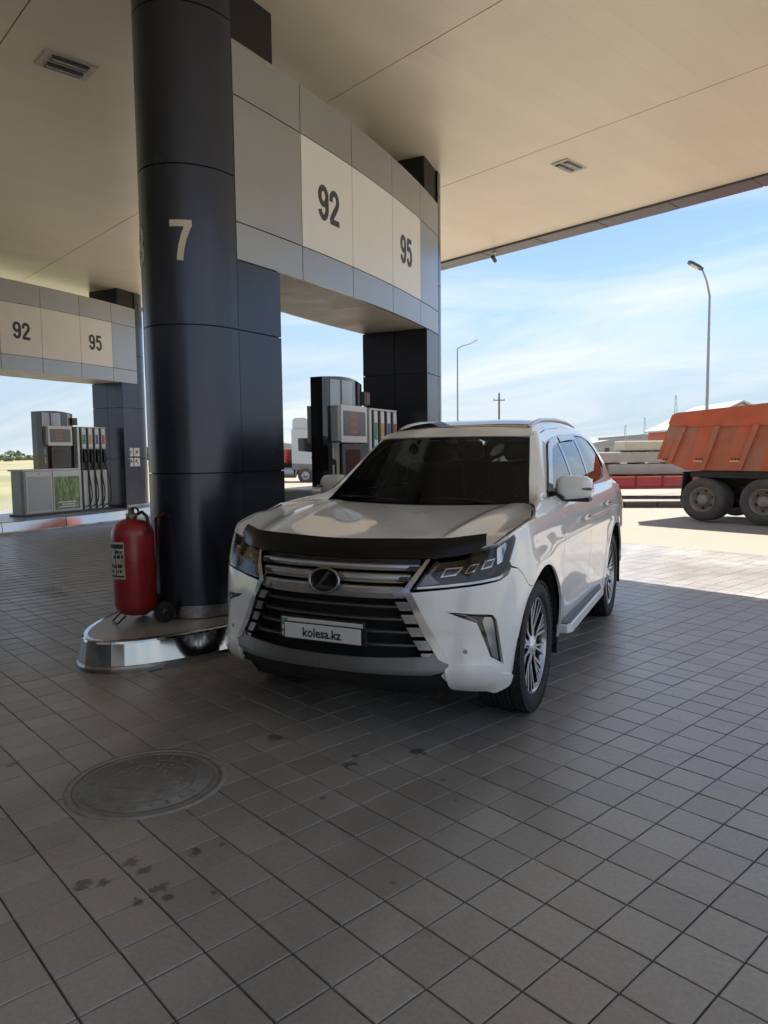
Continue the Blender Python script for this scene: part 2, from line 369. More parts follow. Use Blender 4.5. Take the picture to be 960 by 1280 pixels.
    vq = N(t, 'ShaderNodeMath', operation='MULTIPLY'); vq.inputs[1].default_value = .45; t.links.new(vd.outputs[0], vq.inputs[0])
    sm1 = N(t, 'ShaderNodeMath', operation='MAXIMUM'); t.links.new(sm0.outputs[0], sm1.inputs[0]); t.links.new(ls.outputs[0], sm1.inputs[1])
    sm = N(t, 'ShaderNodeMath', operation='MAXIMUM'); t.links.new(sm1.outputs[0], sm.inputs[0]); t.links.new(vq.outputs[0], sm.inputs[1])
    fin = N(t, 'ShaderNodeMix', data_type='RGBA'); fin.inputs[7].default_value = (.035, .030, .026, 1)
    t.links.new(sm.outputs[0], fin.inputs[0]); t.links.new(mu2.outputs[2], fin.inputs[6]); t.links.new(fin.outputs[2], p.inputs['Base Color'])
    ro = N(t, 'ShaderNodeMapRange', ins={'From Min': .3, 'From Max': .7, 'To Min': .30, 'To Max': .48}); p.inputs['Specular IOR Level'].default_value = .8; p.inputs['Coat Weight'].default_value = .2; p.inputs['Coat Roughness'].default_value = .30; t.links.new(nl.outputs[0], ro.inputs[0]); t.links.new(ro.outputs[0], p.inputs['Roughness'])
    bp = N(t, 'ShaderNodeBump', ins={'Strength': .12, 'Distance': .004}); t.links.new(nf.outputs[0], bp.inputs['Height']); t.links.new(bp.outputs[0], p.inputs['Normal'])
    return m_
m_tile = tile_material(True); m_tile2 = tile_material(False)
m_joint = mat('joint_sand', (.095, .085, .07), .95, var=.35, vscale=14, bump=.4, bscale=120)
NMAX = 11.8
def in_islands(x, y):
    for (ox, oy) in ((0, 0), (-9.2, 3.68)):
        if ((x+4.24-ox)/.96)**2+((y-7.35-oy)/3.52)**2 < 1: return True
    return False
MANHOLE = (-2.56, 2.58, .345)
def pave():
    iO, nO = OG @ IA, OG @ NA
    i0, i1 = int((-22-iO)/TS), int((9-iO)/TS); j0, j1 = int((-9.5-nO)/TS), int((NMAX-nO)/TS)
    V = []; F = []
    bi = np.linspace(i0*TS+iO, i1*TS+iO, 60); bj = np.linspace(j0*TS+nO, j1*TS+nO, 40)
    for b in bj:
        for a in bi: V.append((*ni(b, a), 0))
    V = np.array(V, float); V[:, 2] = gz(V[:, 0], V[:, 1])-.0065
    for b in range(39):
        for a in range(59): F.append((b*60+a, b*60+a+1, (b+1)*60+a+1, (b+1)*60+a))
    bed = link('pavement', mesh_from('pavement', V, F, m_joint)); tag(bed, 'square grey concrete pavers of the forecourt', kind='structure')
    h1, h0 = .0946, .0965
    def tv(h, z): return [(-h, -h, z), (h, -h, z), (h, h, z), (-h, h, z)]
    TV = np.array(tv(h1, 0)+tv(h0, -.0022)+tv(h0, -.012)); TF = [(0,1,2,3)]+[(a+4, (a+1) % 4+4, (a+1) % 4, a) for a in range(4)]+[(a+8, (a+1) % 4+8, (a+1) % 4+4, a+4) for a in range(4)]
    cells = []
    c, s_ = math.cos(TH), math.sin(TH)
    for j in range(j0, j1):
        for i in range(i0, i1):
            P = OG+(i+.5)*TS*IA+(j+.5)*TS*NA
            if in_islands(P[0], P[1]) or math.hypot(P[0]-MANHOLE[0], P[1]-MANHOLE[1]) < .2: continue
            q = AX @ (np.array([P[0], P[1], 0])-[0, 0, CAM_H]); area = 0
            if q[2] > .3:
                px, py = 480+FPX*q[0]/q[2], 640-FPX*q[1]/q[2]
                if -10 < px < 970 and -10 < py < 1290 and not (-3 < P[0] < -1.1 and 3.5 < P[1] < 8.4): area = 1/q[2]**3
            cells.append((area, P[0], P[1]))
    cells.sort(key=lambda q: -q[0])
    tm = mesh_from('paving_tile', TV, TF, m_tile)
    for k, (a, x, y) in enumerate(cells[:300]):
        o = link('paving_tile', tm, bed, (x, y, float(gz(x, y))+random.gauss(0, .0006)))
        o.rotation_euler = (random.gauss(0, .0035), random.gauss(0, .0035), TH+random.gauss(0, .003))
    rest = cells[300:]; n = len(rest)
    AV = np.zeros((n, 12, 3)); AFa = np.zeros((n, 9, 4), int)
    for k, (a, x, y) in enumerate(rest):
        ang = TH+random.gauss(0, .003); cc, ss = math.cos(ang), math.sin(ang)
        v = TV.copy(); tx, ty = random.gauss(0, .0035), random.gauss(0, .0035)
        AV[k, :, 0] = x+cc*v[:, 0]-ss*v[:, 1]; AV[k, :, 1] = y+ss*v[:, 0]+cc*v[:, 1]
        AV[k, :, 2] = v[:, 2]+float(gz(x, y))+tx*v[:, 0]+ty*v[:, 1]+random.gauss(0, .0006)
        AFa[k] = np.array(TF)+12*k
    o = link('paving_tile_field', mesh_from('paving_tile_field', AV.reshape(-1, 3), AFa.reshape(-1, 4), m_tile2), bed); tag(o, kind='stuff')
pave()

# manhole cover
def manhole():
    x, y, r = MANHOLE
    t = empty('manhole_cover', (x, y, .001), .3, 'round worn cast iron manhole cover set in the pavers', 'manhole cover')
    m_iron = mat('cast_iron', (.20, .187, .168), .6, .0, var=.25, vscale=12, bump=.35, bscale=90)
    m_cr = mat('cement_ring', (.25, .232, .208), .8, var=.25, vscale=14, bump=.4, bscale=70)
    MB().lathe([(r+.035, -.012), (r+.035, .003), (r+.004, .005), (r+.002, -.02)], 64).build('cement_collar', m_cr, t)
    MB().lathe([(r, -.02), (r, .002), (r-.028, .0024), (r-.03, -.01)], 64).build('frame_ring', m_iron, t)
    c = MB().lathe([(r-.036, -.02), (r-.036, .003), (.0001, .003)], 64).build('cover_plate', m_iron, t)
    rb = MB()
    rb.lathe([(.235, .004), (.235, .0046), (.225, .0046), (.225, .004)], 64, smooth=False)
    for k in range(-5, 6):
        for l in range(-5, 6):
            if math.hypot(k, l)*.038 < .2: rb.box(k*.038-.012, k*.038+.012, l*.038-.012, l*.038+.012, .0025, .0046)
    for k in range(24):
        a = 2*PI*k/24; rb.box(.25, .29, -.006, .006, .002, .0046, Matrix.Rotation(a, 4, 'Z'))
    rb.build('raised_pattern', m_iron, c)
manhole()

# ------------------------------------------------------------------ canopy
CEIL = 5.42
def canopy():
    t = empty('filling_station_canopy', (0, 0, 0), TH, 'wide flat canopy with cream ceiling and dark grey edge strip', 'canopy')
    NB = [-9.2, -6.35, -3.5, -.65, 2.2, 5.2, 8.05, 11.13]; I0, I1 = -18.6, .45
    def cm():
        m_ = mat('ceiling_sheet', (.88, .795, .63), .36, .1, spec=1.0)
        nt_ = m_.node_tree; p = nt_.nodes['Principled BSDF']; tc_ = N(nt_, 'ShaderNodeTexCoord'); s = N(nt_, 'ShaderNodeSeparateXYZ'); nt_.links.new(tc_.outputs['Object'], s.inputs[0])
        # fine strip joints every 0.3 m plus slight waviness
        fr = N(nt_, 'ShaderNodeMath', operation='PINGPONG'); fr.inputs[1].default_value = .15; nt_.links.new(s.outputs[0], fr.inputs[0])
        gt = N(nt_, 'ShaderNodeMapRange', ins={'From Min': 0, 'From Max': .004}); nt_.links.new(fr.outputs[0], gt.inputs[0])
        mp_ = N(nt_, 'ShaderNodeMapping'); mp_.inputs['Scale'].default_value = (2.2, .35, 1); nt_.links.new(tc_.outputs['Object'], mp_.inputs[0])
        nz = N(nt_, 'ShaderNodeTexNoise', ins={'Scale': 1.3, 'Detail': 3}); nt_.links.new(mp_.outputs[0], nz.inputs['Vector'])
        h = N(nt_, 'ShaderNodeMath', operation='MULTIPLY_ADD'); h.inputs[1].default_value = .12; nt_.links.new(gt.outputs[0], h.inputs[0]); nt_.links.new(nz.outputs[0], h.inputs[2])
        b = N(nt_, 'ShaderNodeBump', ins={'Strength': .35, 'Distance': .02}); nt_.links.new(h.outputs[0], b.inputs['Height']); nt_.links.new(b.outputs[0], p.inputs['Normal'])
        nv = N(nt_, 'ShaderNodeTexNoise', ins={'Scale': .8, 'Detail': 5}); nt_.links.new(tc_.outputs['Object'], nv.inputs['Vector'])
        mr0 = N(nt_, 'ShaderNodeMapRange', ins={'From Min': .3, 'From Max': .7, 'To Min': .95, 'To Max': 1.03}); nt_.links.new(nv.outputs[0], mr0.inputs[0])
        fs = N(nt_, 'ShaderNodeMath', operation='MULTIPLY'); fs.inputs[1].default_value = 1/.3; nt_.links.new(s.outputs[0], fs.inputs[0])
        ff = N(nt_, 'ShaderNodeMath', operation='FLOOR'); nt_.links.new(fs.outputs[0], ff.inputs[0])
        wn_ = N(nt_, 'ShaderNodeTexWhiteNoise', noise_dimensions='1D'); nt_.links.new(ff.outputs[0], wn_.inputs['W'])
        ms = N(nt_, 'ShaderNodeMapRange', ins={'To Min': .965, 'To Max': 1.0}); nt_.links.new(wn_.outputs[0], ms.inputs[0])
        mj = N(nt_, 'ShaderNodeMapRange', ins={'To Min': .86, 'To Max': 1.0}); nt_.links.new(gt.outputs[0], mj.inputs[0])
        m1 = N(nt_, 'ShaderNodeMath', operation='MULTIPLY'); nt_.links.new(ms.outputs[0], m1.inputs[0]); nt_.links.new(mj.outputs[0], m1.inputs[1])
        mr = N(nt_, 'ShaderNodeMath', operation='MULTIPLY'); nt_.links.new(m1.outputs[0], mr.inputs[0]); nt_.links.new(mr0.outputs[0], mr.inputs[1])
        mm = N(nt_, 'ShaderNodeMix', data_type='RGBA', blend_type='MULTIPLY'); mm.inputs[0].default_value = 1; mm.inputs[6].default_value = (.88, .795, .63, 1); nt_.links.new(mr.outputs[0], mm.inputs[7]); nt_.links.new(mm.outputs[2], p.inputs['Base Color'])
        return m_
    mc = cm()
    for k in range(7):
        MB().box(I0, I1, NB[k]+.006, NB[k+1]-.006, CEIL, CEIL+.03).build('ceiling_panel', mc, t)
    m_cj = mat('ceiling_joint', (.22, .19, .15), .8)
    MB().box(I0-.3, I1+.3, NB[0]-.3, NB[-1]+.3, CEIL+.031, CEIL+.85).build('roof_deck', m_cj, t)
    m_f = mat('edge_strip_grey', (.13, .13, .135), .38, .6, var=.08, vscale=2)
    a = -4.35-1.25*16
    while a < I1+.4:
        b = min(a+1.25, I1+.4)
        MB().bbox(a+.006, b-.006, 11.135, 11.57, CEIL-.035, CEIL+.03, .008, 1).build('edge_strip', m_f, t)
        MB().bbox(a+.006, b-.006, 11.50, 11.585, CEIL+.036, CEIL+.95, .008, 1).build('fascia_panel', m_f, t)
        a += 1.25
    MB().bbox(I0-.4, I1+.4, NB[0]-.38, NB[0]-.02, CEIL-.035, CEIL+.95, .01, 1).build('rear_fascia', m_f, t)
    MB().bbox(I1+.02, I1+.38, NB[0], 11.13, CEIL-.035, CEIL+.95, .01, 1).build('side_fascia', m_f, t)
    MB().bbox(I0-.38, I0-.02, NB[0], 11.13, CEIL-.035, CEIL+.95, .01, 1).build('side_fascia', m_f, t)
canopy()
m_lampf = mat('lamp_frame', (.62, .57, .48), .45)
m_lampin = mat('lamp_reflector', (.11, .11, .12), .25, .6)
def ceiling_light(x, y, w, l, label):
    t = empty('ceiling_light', (x, y, CEIL), TH, label, 'ceiling light', 'recessed lights in the canopy ceiling')
    f = MB()
    f.box(-w, w, -l, l, -.012, -.002)
    f.build('frame', m_lampf, t)
    for s in (-1, 1):
        x0, x1 = (s*w*.5-w*.34, s*w*.5+w*.34)
        MB().bbox(x0, x1, -l*.72, l*.72, -.024, -.0125, .004, 1).build('tube_housing', m_lampin, t)
        MB().tube([((x0+x1)/2, -l*.66, -.028), ((x0+x1)/2, l*.66, -.028)], .011, 8).build('tube', mat('tube_glass', (.55, .56, .58), .2), t)
ceiling_light(-2.18, 10.3, .125, .24, 'recessed twin tube ceiling light near the canopy edge beside the sky')
ceiling_light(-6.06, 5.41, .165, .25, 'recessed twin tube ceiling light in the upper left of the ceiling')
# small camera hanging at the edge
def security_camera():
    x, y = ni(11.3, -9.15)
    t = empty('security_camera', (x, y, CEIL-.035), 0, 'small camera hanging from the dark canopy edge strip', 'camera')
    MB().lathe([(.0001, 0), (.035, 0), (.035, -.02), (.012, -.025), (.012, -.1)], 16).build('mount', m_white, t)
    M_ = Matrix.Translation((0, -.03, -.13)) @ Matrix.Rotation(R(75), 4, 'X')
    MB().lathe([(.0001, -.09), (.034, -.09), (.038, -.05), (.038, .09), (.03, .095), (.0001, .095)], 18, M_).build('camera_body', m_dgrey, t)
security_camera()

# unseen shop-like block, added behind the camera to keep light off the forecourt
def unseen_shade_block():
    t = empty('unseen_shade_block', ni(-11.0, 0)+(0,), TH, 'added unseen grey block with dark glass, shading the forecourt from behind', 'building')
    mw = mat('block_cladding', (.12, .12, .125), .5, .3, var=.06, vscale=1)
    MB().box(-22, 14, -9, 0, 0, 1.0).build('plinth', mw, t)
    MB().box(-22, 14, -9, 0, 3.4, 6.4).build('upper_wall', mw, t)
    for k in range(37): MB().box(-22+k-.08 if k else -22, -22+k+.08, -.3, .02, 1.0, 3.4).build('mullion', m_dgrey, t)
    for k in range(36): MB().box(-21.92+k, -21.08+k, -.12, -.06, 1.002, 3.398).build('block_pane', m_gloss, t)
    MB().box(-21.9, 13.9, -8.9, -2.5, 1.0, 3.4).build('inner_wall', m_dgrey, t)
unseen_shade_block()

# ------------------------------------------------------------------ pump portals (two columns joined by a clad beam)
PX, PY0, PY1 = -4.24, 5.08, 9.62
YM = (PY0+PY1)/2
def hw(y): return .42+.14*max(0, 1-((y-YM)/(PY1-YM))**2)
ZB, ZR1, ZR2, ZT = 3.207, 3.517, 4.535, 4.975
SEAM = [.34, 1.433, 2.63, 3.876, 5.10, CEIL]
YS = [5.08, 5.97, 6.88, 7.86, 8.80, 9.62]
G = .005
def side_panel(y0, y1, z0, z1, side, thick=.03, off=0.0, n=8):
    """panel that follows the bowed side of the portal"""
    mb = MB(); V = []; F = []
    ys = np.linspace(y0+G, y1-G, n+1)
    for y in ys:
        a = PX+side*(hw(y)+off); b = PX+side*(hw(y)+off-thick)
        V += [(a, y, z0+G), (a, y, z1-G), (b, y, z1-G), (b, y, z0+G)]
    for k in range(n):
        for q in range(4): F.append((4*k+q, 4*k+(q+1) % 4, 4*k+4+(q+1) % 4, 4*k+4+q))
    F += [(3, 2, 1, 0), (4*n, 4*n+1, 4*n+2, 4*n+3)]
    return mb.add(V, F)
def nose_panel(z0, z1, end, off=0.0, thick=.03, a=.42, b=.5, n=36):
    V = []; F = []; cy = PY0 if end < 0 else PY1
    for k in range(n+1):
        th = PI*k/n
        c, s = math.cos(th), math.sin(th)
        nx, ny = c/a, s/b; l = math.hypot(nx, ny); nx /= l; ny /= l
        x, y = (a*c+nx*off), (b*s+ny*off)
        V += [(PX+x, cy+end*y, z0+G), (PX+x, cy+end*y, z1-G), (PX+x-nx*thick, cy+end*(y-ny*thick), z1-G), (PX+x-nx*thick, cy+end*(y-ny*thick), z0+G)]
    for k in range(n):
        for q in range(1, 4): F.append((4*k+q, 4*k+(q+1) % 4, 4*k+4+(q+1) % 4, 4*k+4+q))
    mb = MB(); mb.add([q for k in range(n+1) for q in V[4*k:4*k+2]], [(2*k, 2*k+1, 2*k+3, 2*k+2) for k in range(n)], True); mb.add(V, F, False)
    return mb
def arc(cx, cy, rx, ry, a0, a1, n=16): return [(cx+rx*math.cos(R(a0+(a1-a0)*k/n)), cy+ry*math.sin(R(a0+(a1-a0)*k/n))) for k in range(n+1)]
GLYPH = {   # centre lines of condensed bold figures, unit height, stroke .16
    '9': [arc(.0, .19, .185, .23, 0, 360, 28), [(.185, .19)]+arc(-.01, -.13, .195, .29, 0, -100, 14)+[(-.15, -.33), (-.19, -.22)]],
    '2': [[(-.185, .14)]+arc(0, .20, .185, .22, 170, -20, 18)+[(.13, .04), (.0, -.13), (-.13, -.30), (-.17, -.42)], [(-.25, -.42), (.26, -.42)]],
    '5': [[(.22, .42), (-.13, .42)], [(-.13, .47), (-.155, .02)], [(-.15, .05), (-.08, .12)]+arc(.0, -.14, .19, .28, 95, -130, 22)+[(-.19, -.24)]],
    '7': [[(-.29, .415), (.28, .415)], [(.21, .44), (.16, .30), (.07, .08), (.01, -.14), (-.03, -.36), (-.04, -.5)]],
    '8': [arc(0, .225, .17, .195, 0, 360, 26), arc(0, -.21, .20, .21, 0, 360, 26)]}
def glyph_mesh(text, h, gap=.60, sw=.155, squeeze=1.0):
    """flat ribbons along the centre lines, with a little thickness"""
    V = []; F = []; n0 = len(text)
    for gi, ch in enumerate(text):
        ox = (gi-(n0-1)/2)*gap
        for li, line in enumerate(GLYPH[ch]):
            P = []
            for k in range(len(line)-1):
                a_, b_ = np.array(line[k]), np.array(line[k+1]); m_ = max(1, int(np.hypot(*(b_-a_))/.08))
                P += [a_+(b_-a_)*j/m_ for j in range(m_)]
            P.append(np.array(line[-1])); P = np.array(P); T_ = np.gradient(P, axis=0); T_ /= np.maximum(np.linalg.norm(T_, axis=1), 1e-9)[:, None]; Q = np.stack([-T_[:, 1], T_[:, 0]], 1)*sw/2
            i = len(V); z = .003+.0004*li
            for p, q in zip(P, Q):
                for e in (p+q, p-q): V += [((e[0]+ox)*h*squeeze, e[1]*h, z)]
            for k in range(len(P)-1): F.append((i+2*k, i+2*k+1, i+2*k+3, i+2*k+2))
            i2 = len(V)
            for p, q in zip(P, Q):
                for e in (p+q, p-q): V += [((e[0]+ox)*h*squeeze, e[1]*h, -.004)]
            for k in range(len(P)-1):
                F.append((i+2*k, i+2*k+2, i2+2*k+2, i2+2*k)); F.append((i+2*k+1, i2+2*k+1, i2+2*k+3, i+2*k+3))
    return V, F
def numeral(text, h, m_, parent, place, sw, squeeze):
    V, F = glyph_mesh(text, h, sw=sw, squeeze=squeeze)
    return link('numeral_'+{'7': 'seven', '8': 'eight', '92': 'ninety_two', '95': 'ninety_five'}[text], mesh_from('numeral', [place(v) for v in V], F, m_), parent)
def portal(loc, label, extras):
    t = empty('pump_portal', loc, 0, label, 'portal', 'clad portals over the pump islands')
    # dark inner core, a little inside the skin so the joints read
    core = MB(); n = 20; ys = np.linspace(PY0, PY1, n+1)
    for z0, z1, yr in ((ZB+.02, ZT-.02, ys), (.25, CEIL, np.linspace(PY0, 5.62, 5)), (.25, CEIL, np.linspace(9.08, PY1, 5))):
        V = []; F = []
        for y in yr:
            w = hw(y)-.026; V += [(PX+w, y, z0), (PX+w, y, z1), (PX-w, y, z1), (PX-w, y, z0)]
        for k in range(len(yr)-1):
            for q in range(4): F.append((4*k+q, 4*k+(q+1) % 4, 4*k+4+(q+1) % 4, 4*k+4+q))
        F += [(3, 2, 1, 0), tuple(4*(len(yr)-1)+q for q in range(4))]
        core.add(V, F)
    for end, cy in ((-1, PY0), (1, PY1)):
        core.prism([(PX+.394*math.cos(PI*k/24), cy+end*.474*math.sin(PI*k/24)) for k in range(25)], 'z', .25, CEIL)
    core.build('inner_core', m_core, t)
    for end in (-1, 1):
        for k in range(5): nose_panel(SEAM[k], SEAM[k+1], end).build('nose_panel', m_anth, t)
        nose_panel(.232, .345, end, off=.012, thick=.02).build('base_skirt', m_steel2, t)
    for side in (1, -1):
        for (y0, y1) in ((5.08, 5.635), (9.065, 9.62)):
            for z0, z1 in ((.34, 1.433), (1.433, 2.63), (2.63, ZB), (ZT, CEIL)):
                side_panel(y0, y1, z0, z1, side, n=3, off=0 if z0 < 4 else -.03).build('column_panel', m_anth, t)
            side_panel(y0, y1, .232, .345, side, n=3, off=.012).build('base_skirt', m_steel2, t)
        for k in range(5):
            side_panel(YS[k], YS[k+1], ZB, ZR1, side, off=.004).build('beam_panel', m_grey, t)
            side_panel(YS[k], YS[k+1], ZR2, ZT, side, off=.004).build('beam_panel', m_grey, t)
            face = k in (1, 2, 3)
            p = side_panel(YS[k], YS[k+1], ZR1, ZR2, side, off=.006 if face else .004).build('sign_panel' if face else 'beam_panel', m_cream if face else m_grey, t)
            if k in (1, 3):
                txt = '92' if k == 1 else '95'; yc = YS[k]+(.455 if k == 1 else .42); sc_ = 1 if side > 0 else -1
                def place(v, yc=yc, side=side): y = yc+side*v[0]; return (PX+side*(hw(y)+.007+v[2]), y, 4.01+v[1])
                numeral(txt, .335, m_num, p, place, .165, .98)
    # faces of the columns that look at each other
    for yf, s in ((5.635, 1), (9.065, -1)):
        w = hw(yf)
        for z0, z1 in ((.34, 1.433), (1.433, 2.63), (2.63, ZB)):
            for x0, x1 in ((PX-w, PX), (PX, PX+w)):
                y0, y1 = (yf-.03, yf) if s > 0 else (yf, yf+.03)
                MB().box(x0+G, x1-G, y0, y1, z0+G, z1-G).build('reveal_panel', m_anth, t)
    # underside of the beam
    sof = [5.64, 6.42, 7.34, 8.26, 9.06]
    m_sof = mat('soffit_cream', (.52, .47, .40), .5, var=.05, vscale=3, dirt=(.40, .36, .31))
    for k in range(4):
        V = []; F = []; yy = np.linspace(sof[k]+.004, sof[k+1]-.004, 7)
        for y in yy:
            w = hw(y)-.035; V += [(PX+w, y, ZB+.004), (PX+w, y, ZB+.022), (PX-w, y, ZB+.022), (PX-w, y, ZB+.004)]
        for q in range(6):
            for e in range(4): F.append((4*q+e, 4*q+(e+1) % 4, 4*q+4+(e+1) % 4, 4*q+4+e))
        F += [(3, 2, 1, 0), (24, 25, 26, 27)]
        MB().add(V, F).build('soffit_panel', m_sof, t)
    # number on each flank of the near nose
    if extras == 'main':
        for txt, th0 in (('7', 300), ('8', 239)):
            def place(v, th0=th0):
                th = R(th0)+v[0]/.46; a, b = .42, .5
                c, s = math.cos(th), math.sin(th); nx, ny = c/a, s/b; l = math.hypot(nx, ny)
                return (PX+a*c+nx/l*(.002+v[2]), PY0+b*s+ny/l*(.002+v[2]), 3.285+v[1])
            numeral(txt, .315, m_numc, t, place, .165, 1.0)
        MB().box(PX+.4205, PX+.4225, 5.555, 5.628, 1.355, 1.425).build('notice_sticker', mat('sticker_dark', (.06, .06, .06), .5), t)
        MB().box(PX+.4205, PX+.4222, 5.555, 5.628, 1.265, 1.345).build('notice_sticker', mat('sticker_white', (.6, .6, .58), .5), t)
    else:
        # four square pictogram notices on the far column
        m_sw = mat('notice_white', (.7, .7, .66), .5); m_sg = mat('notice_mark', (.10, .20, .08), .5); m_sk = mat('notice_black', (.05, .05, .05), .5)
        for a in range(2):
            for b in range(2):
                y0 = 9.17+a*.21; z0 = 1.25+b*.24
                p = MB().box(PX+.445, PX+.462, y0, y0+.18, z0, z0+.2).build('notice_plate', m_sw, t)
                q = MB(); M_ = Matrix.Translation((PX+.463, y0+.09, z0+.1)) @ Matrix.Rotation(R(35 if (a+b) % 2 else -40), 4, 'X')
                q.box(0, .002, -.012, .012, -.07, .07, M_); q.box(0, .003, -.05, .05, -.012 if b else .03, .012 if b else .05, M_)
                q.build('pictogram', m_sg if (a, b) == (0, 1) else m_sk, p)
    return t
portal((0, 0, 0), 'dark column with a cream number 7 and the beam it carries over the nearer pump', 'main')
portal((-9.2, 3.68, .06), 'grey portal over the farther pump at the left, number 92 on its beam', 'left')

# ------------------------------------------------------------------ islands
def island(loc, ztop, label):
    t = empty('pump_island', loc, 0, label, 'pump island', 'oval pump islands edged with polished steel')
    A, Bq = 1.0, 3.58; n = 120
    def ell(th, off=0.0):
        c, s = math.cos(th), math.sin(th); nx, ny = c/A, s/Bq; l = math.hypot(nx, ny)
        return (PX+A*c+nx/l*off, YM+Bq*s+ny/l*off)
    MB().prism([ell(2*PI*k/n, -.028) for k in range(n)], 'z', -.05, ztop-.004).build('island_top', m_islandtop, t)
    # perimeter split into plates of about a metre
    per = []; acc = 0; last = ell(0)
    for k in range(1, 1441):
        p = ell(2*PI*k/1440); acc += math.dist(p, last); last = p; per.append(acc)
    cuts = [0]+[next(i for i, v in enumerate(per) if v >= acc*j/11)+1 for j in range(1, 11)]+[1440]
    sh = 1318-1440
    for j in range(11):
        a0, a1 = cuts[j]+sh, cuts[j+1]+sh
        mb = MB(); V = []; F = []; m_ = 18
        prof = [(.012, .052), (-.012, ztop-.022), (-.017, ztop-.008), (-.03, ztop), (-.06, ztop), (-.06, .052)]
        for k in range(m_+1):
            th = 2*PI*(a0+(a1-a0)*k/m_)/1440
            th += (.0022 if k == 0 else -.0022 if k == m_ else 0)
            for o, z in prof: V.append((*ell(th, o), z))
        q = len(prof)
        for k in range(m_):
            for e in range(1, q): F.append((q*k+e, q*k+(e+1) % q, q*(k+1)+(e+1) % q, q*(k+1)+e))
        F += [tuple(range(q)), tuple(q*m_+e for e in range(q))]
        mb.add([v for k in range(m_+1) for v in V[q*k:q*k+2]], [(2*k, 2*k+1, 2*k+3, 2*k+2) for k in range(m_)], True)
        mb.add(V, F)
        mb.build('steel_edge_plate', m_steel, t)
    V = []; F = []
    for k in range(n):
        th = 2*PI*k/n
        for o, z in ((.03, -.05), (.03, .03), (.018, .05), (-.03, .05)): V.append((*ell(th, o), z))
    for k in range(n):
        for e in range(3): F.append((4*k+e, 4*((k+1) % n)+e, 4*((k+1) % n)+e+1, 4*k+e+1))
    MB().add(V, F, False).build('kick_band', m_steel2, t)
    return t
island((0, 0, 0), .232, 'polished steel edged island under the dark column marked 7')
island((-9.2, 3.68, .09), .245, 'polished steel edged island under the farther pump at the left')

# ------------------------------------------------------------------ fuel dispensers
def poster_mat():
    m_ = bpy.data.materials.new('grass_print'); m_.use_nodes = True; t = m_.node_tree; p = t.nodes['Principled BSDF']
    tc_ = N(t, 'ShaderNodeTexCoord'); mp_ = N(t, 'ShaderNodeMapping'); mp_.inputs['Scale'].default_value = (1, 9, 2.2); mp_.inputs['Rotation'].default_value = (R(14), 0, 0)
    t.links.new(tc_.outputs['Object'], mp_.inputs[0])
    nz = N(t, 'ShaderNodeTexNoise', ins={'Scale': 2.4, 'Detail': 5, 'Distortion': .6}); t.links.new(mp_.outputs[0], nz.inputs['Vector'])
    cr_ = N(t, 'ShaderNodeValToRGB'); e = cr_.color_ramp.elements; e[0].position = .3; e[0].color = (.05, .09, .05, 1); e[1].position = .72; e[1].color = (.48, .60, .22, 1)
    k = cr_.color_ramp.elements.new(.5); k.color = (.16, .27, .09, 1)
    t.links.new(nz.outputs[0], cr_.inputs[0]); t.links.new(cr_.outputs[0], p.inputs['Base Color']); p.inputs['Roughness'].default_value = .3
    return m_
m_poster = poster_mat()
m_screen = mat('display_grey', (.16, .17, .175), .25)
m_digit = mat('digit_orange', (.55, .20, .08), .4)
m_hose = mat('hose_rubber', (.012, .012, .013), .45)
LABC = [('green', (.05, .30, .11)), ('yellow', (.62, .38, .04)), ('blue', (.06, .14, .36)), ('red', (.48, .10, .07))]
DX = -4.20
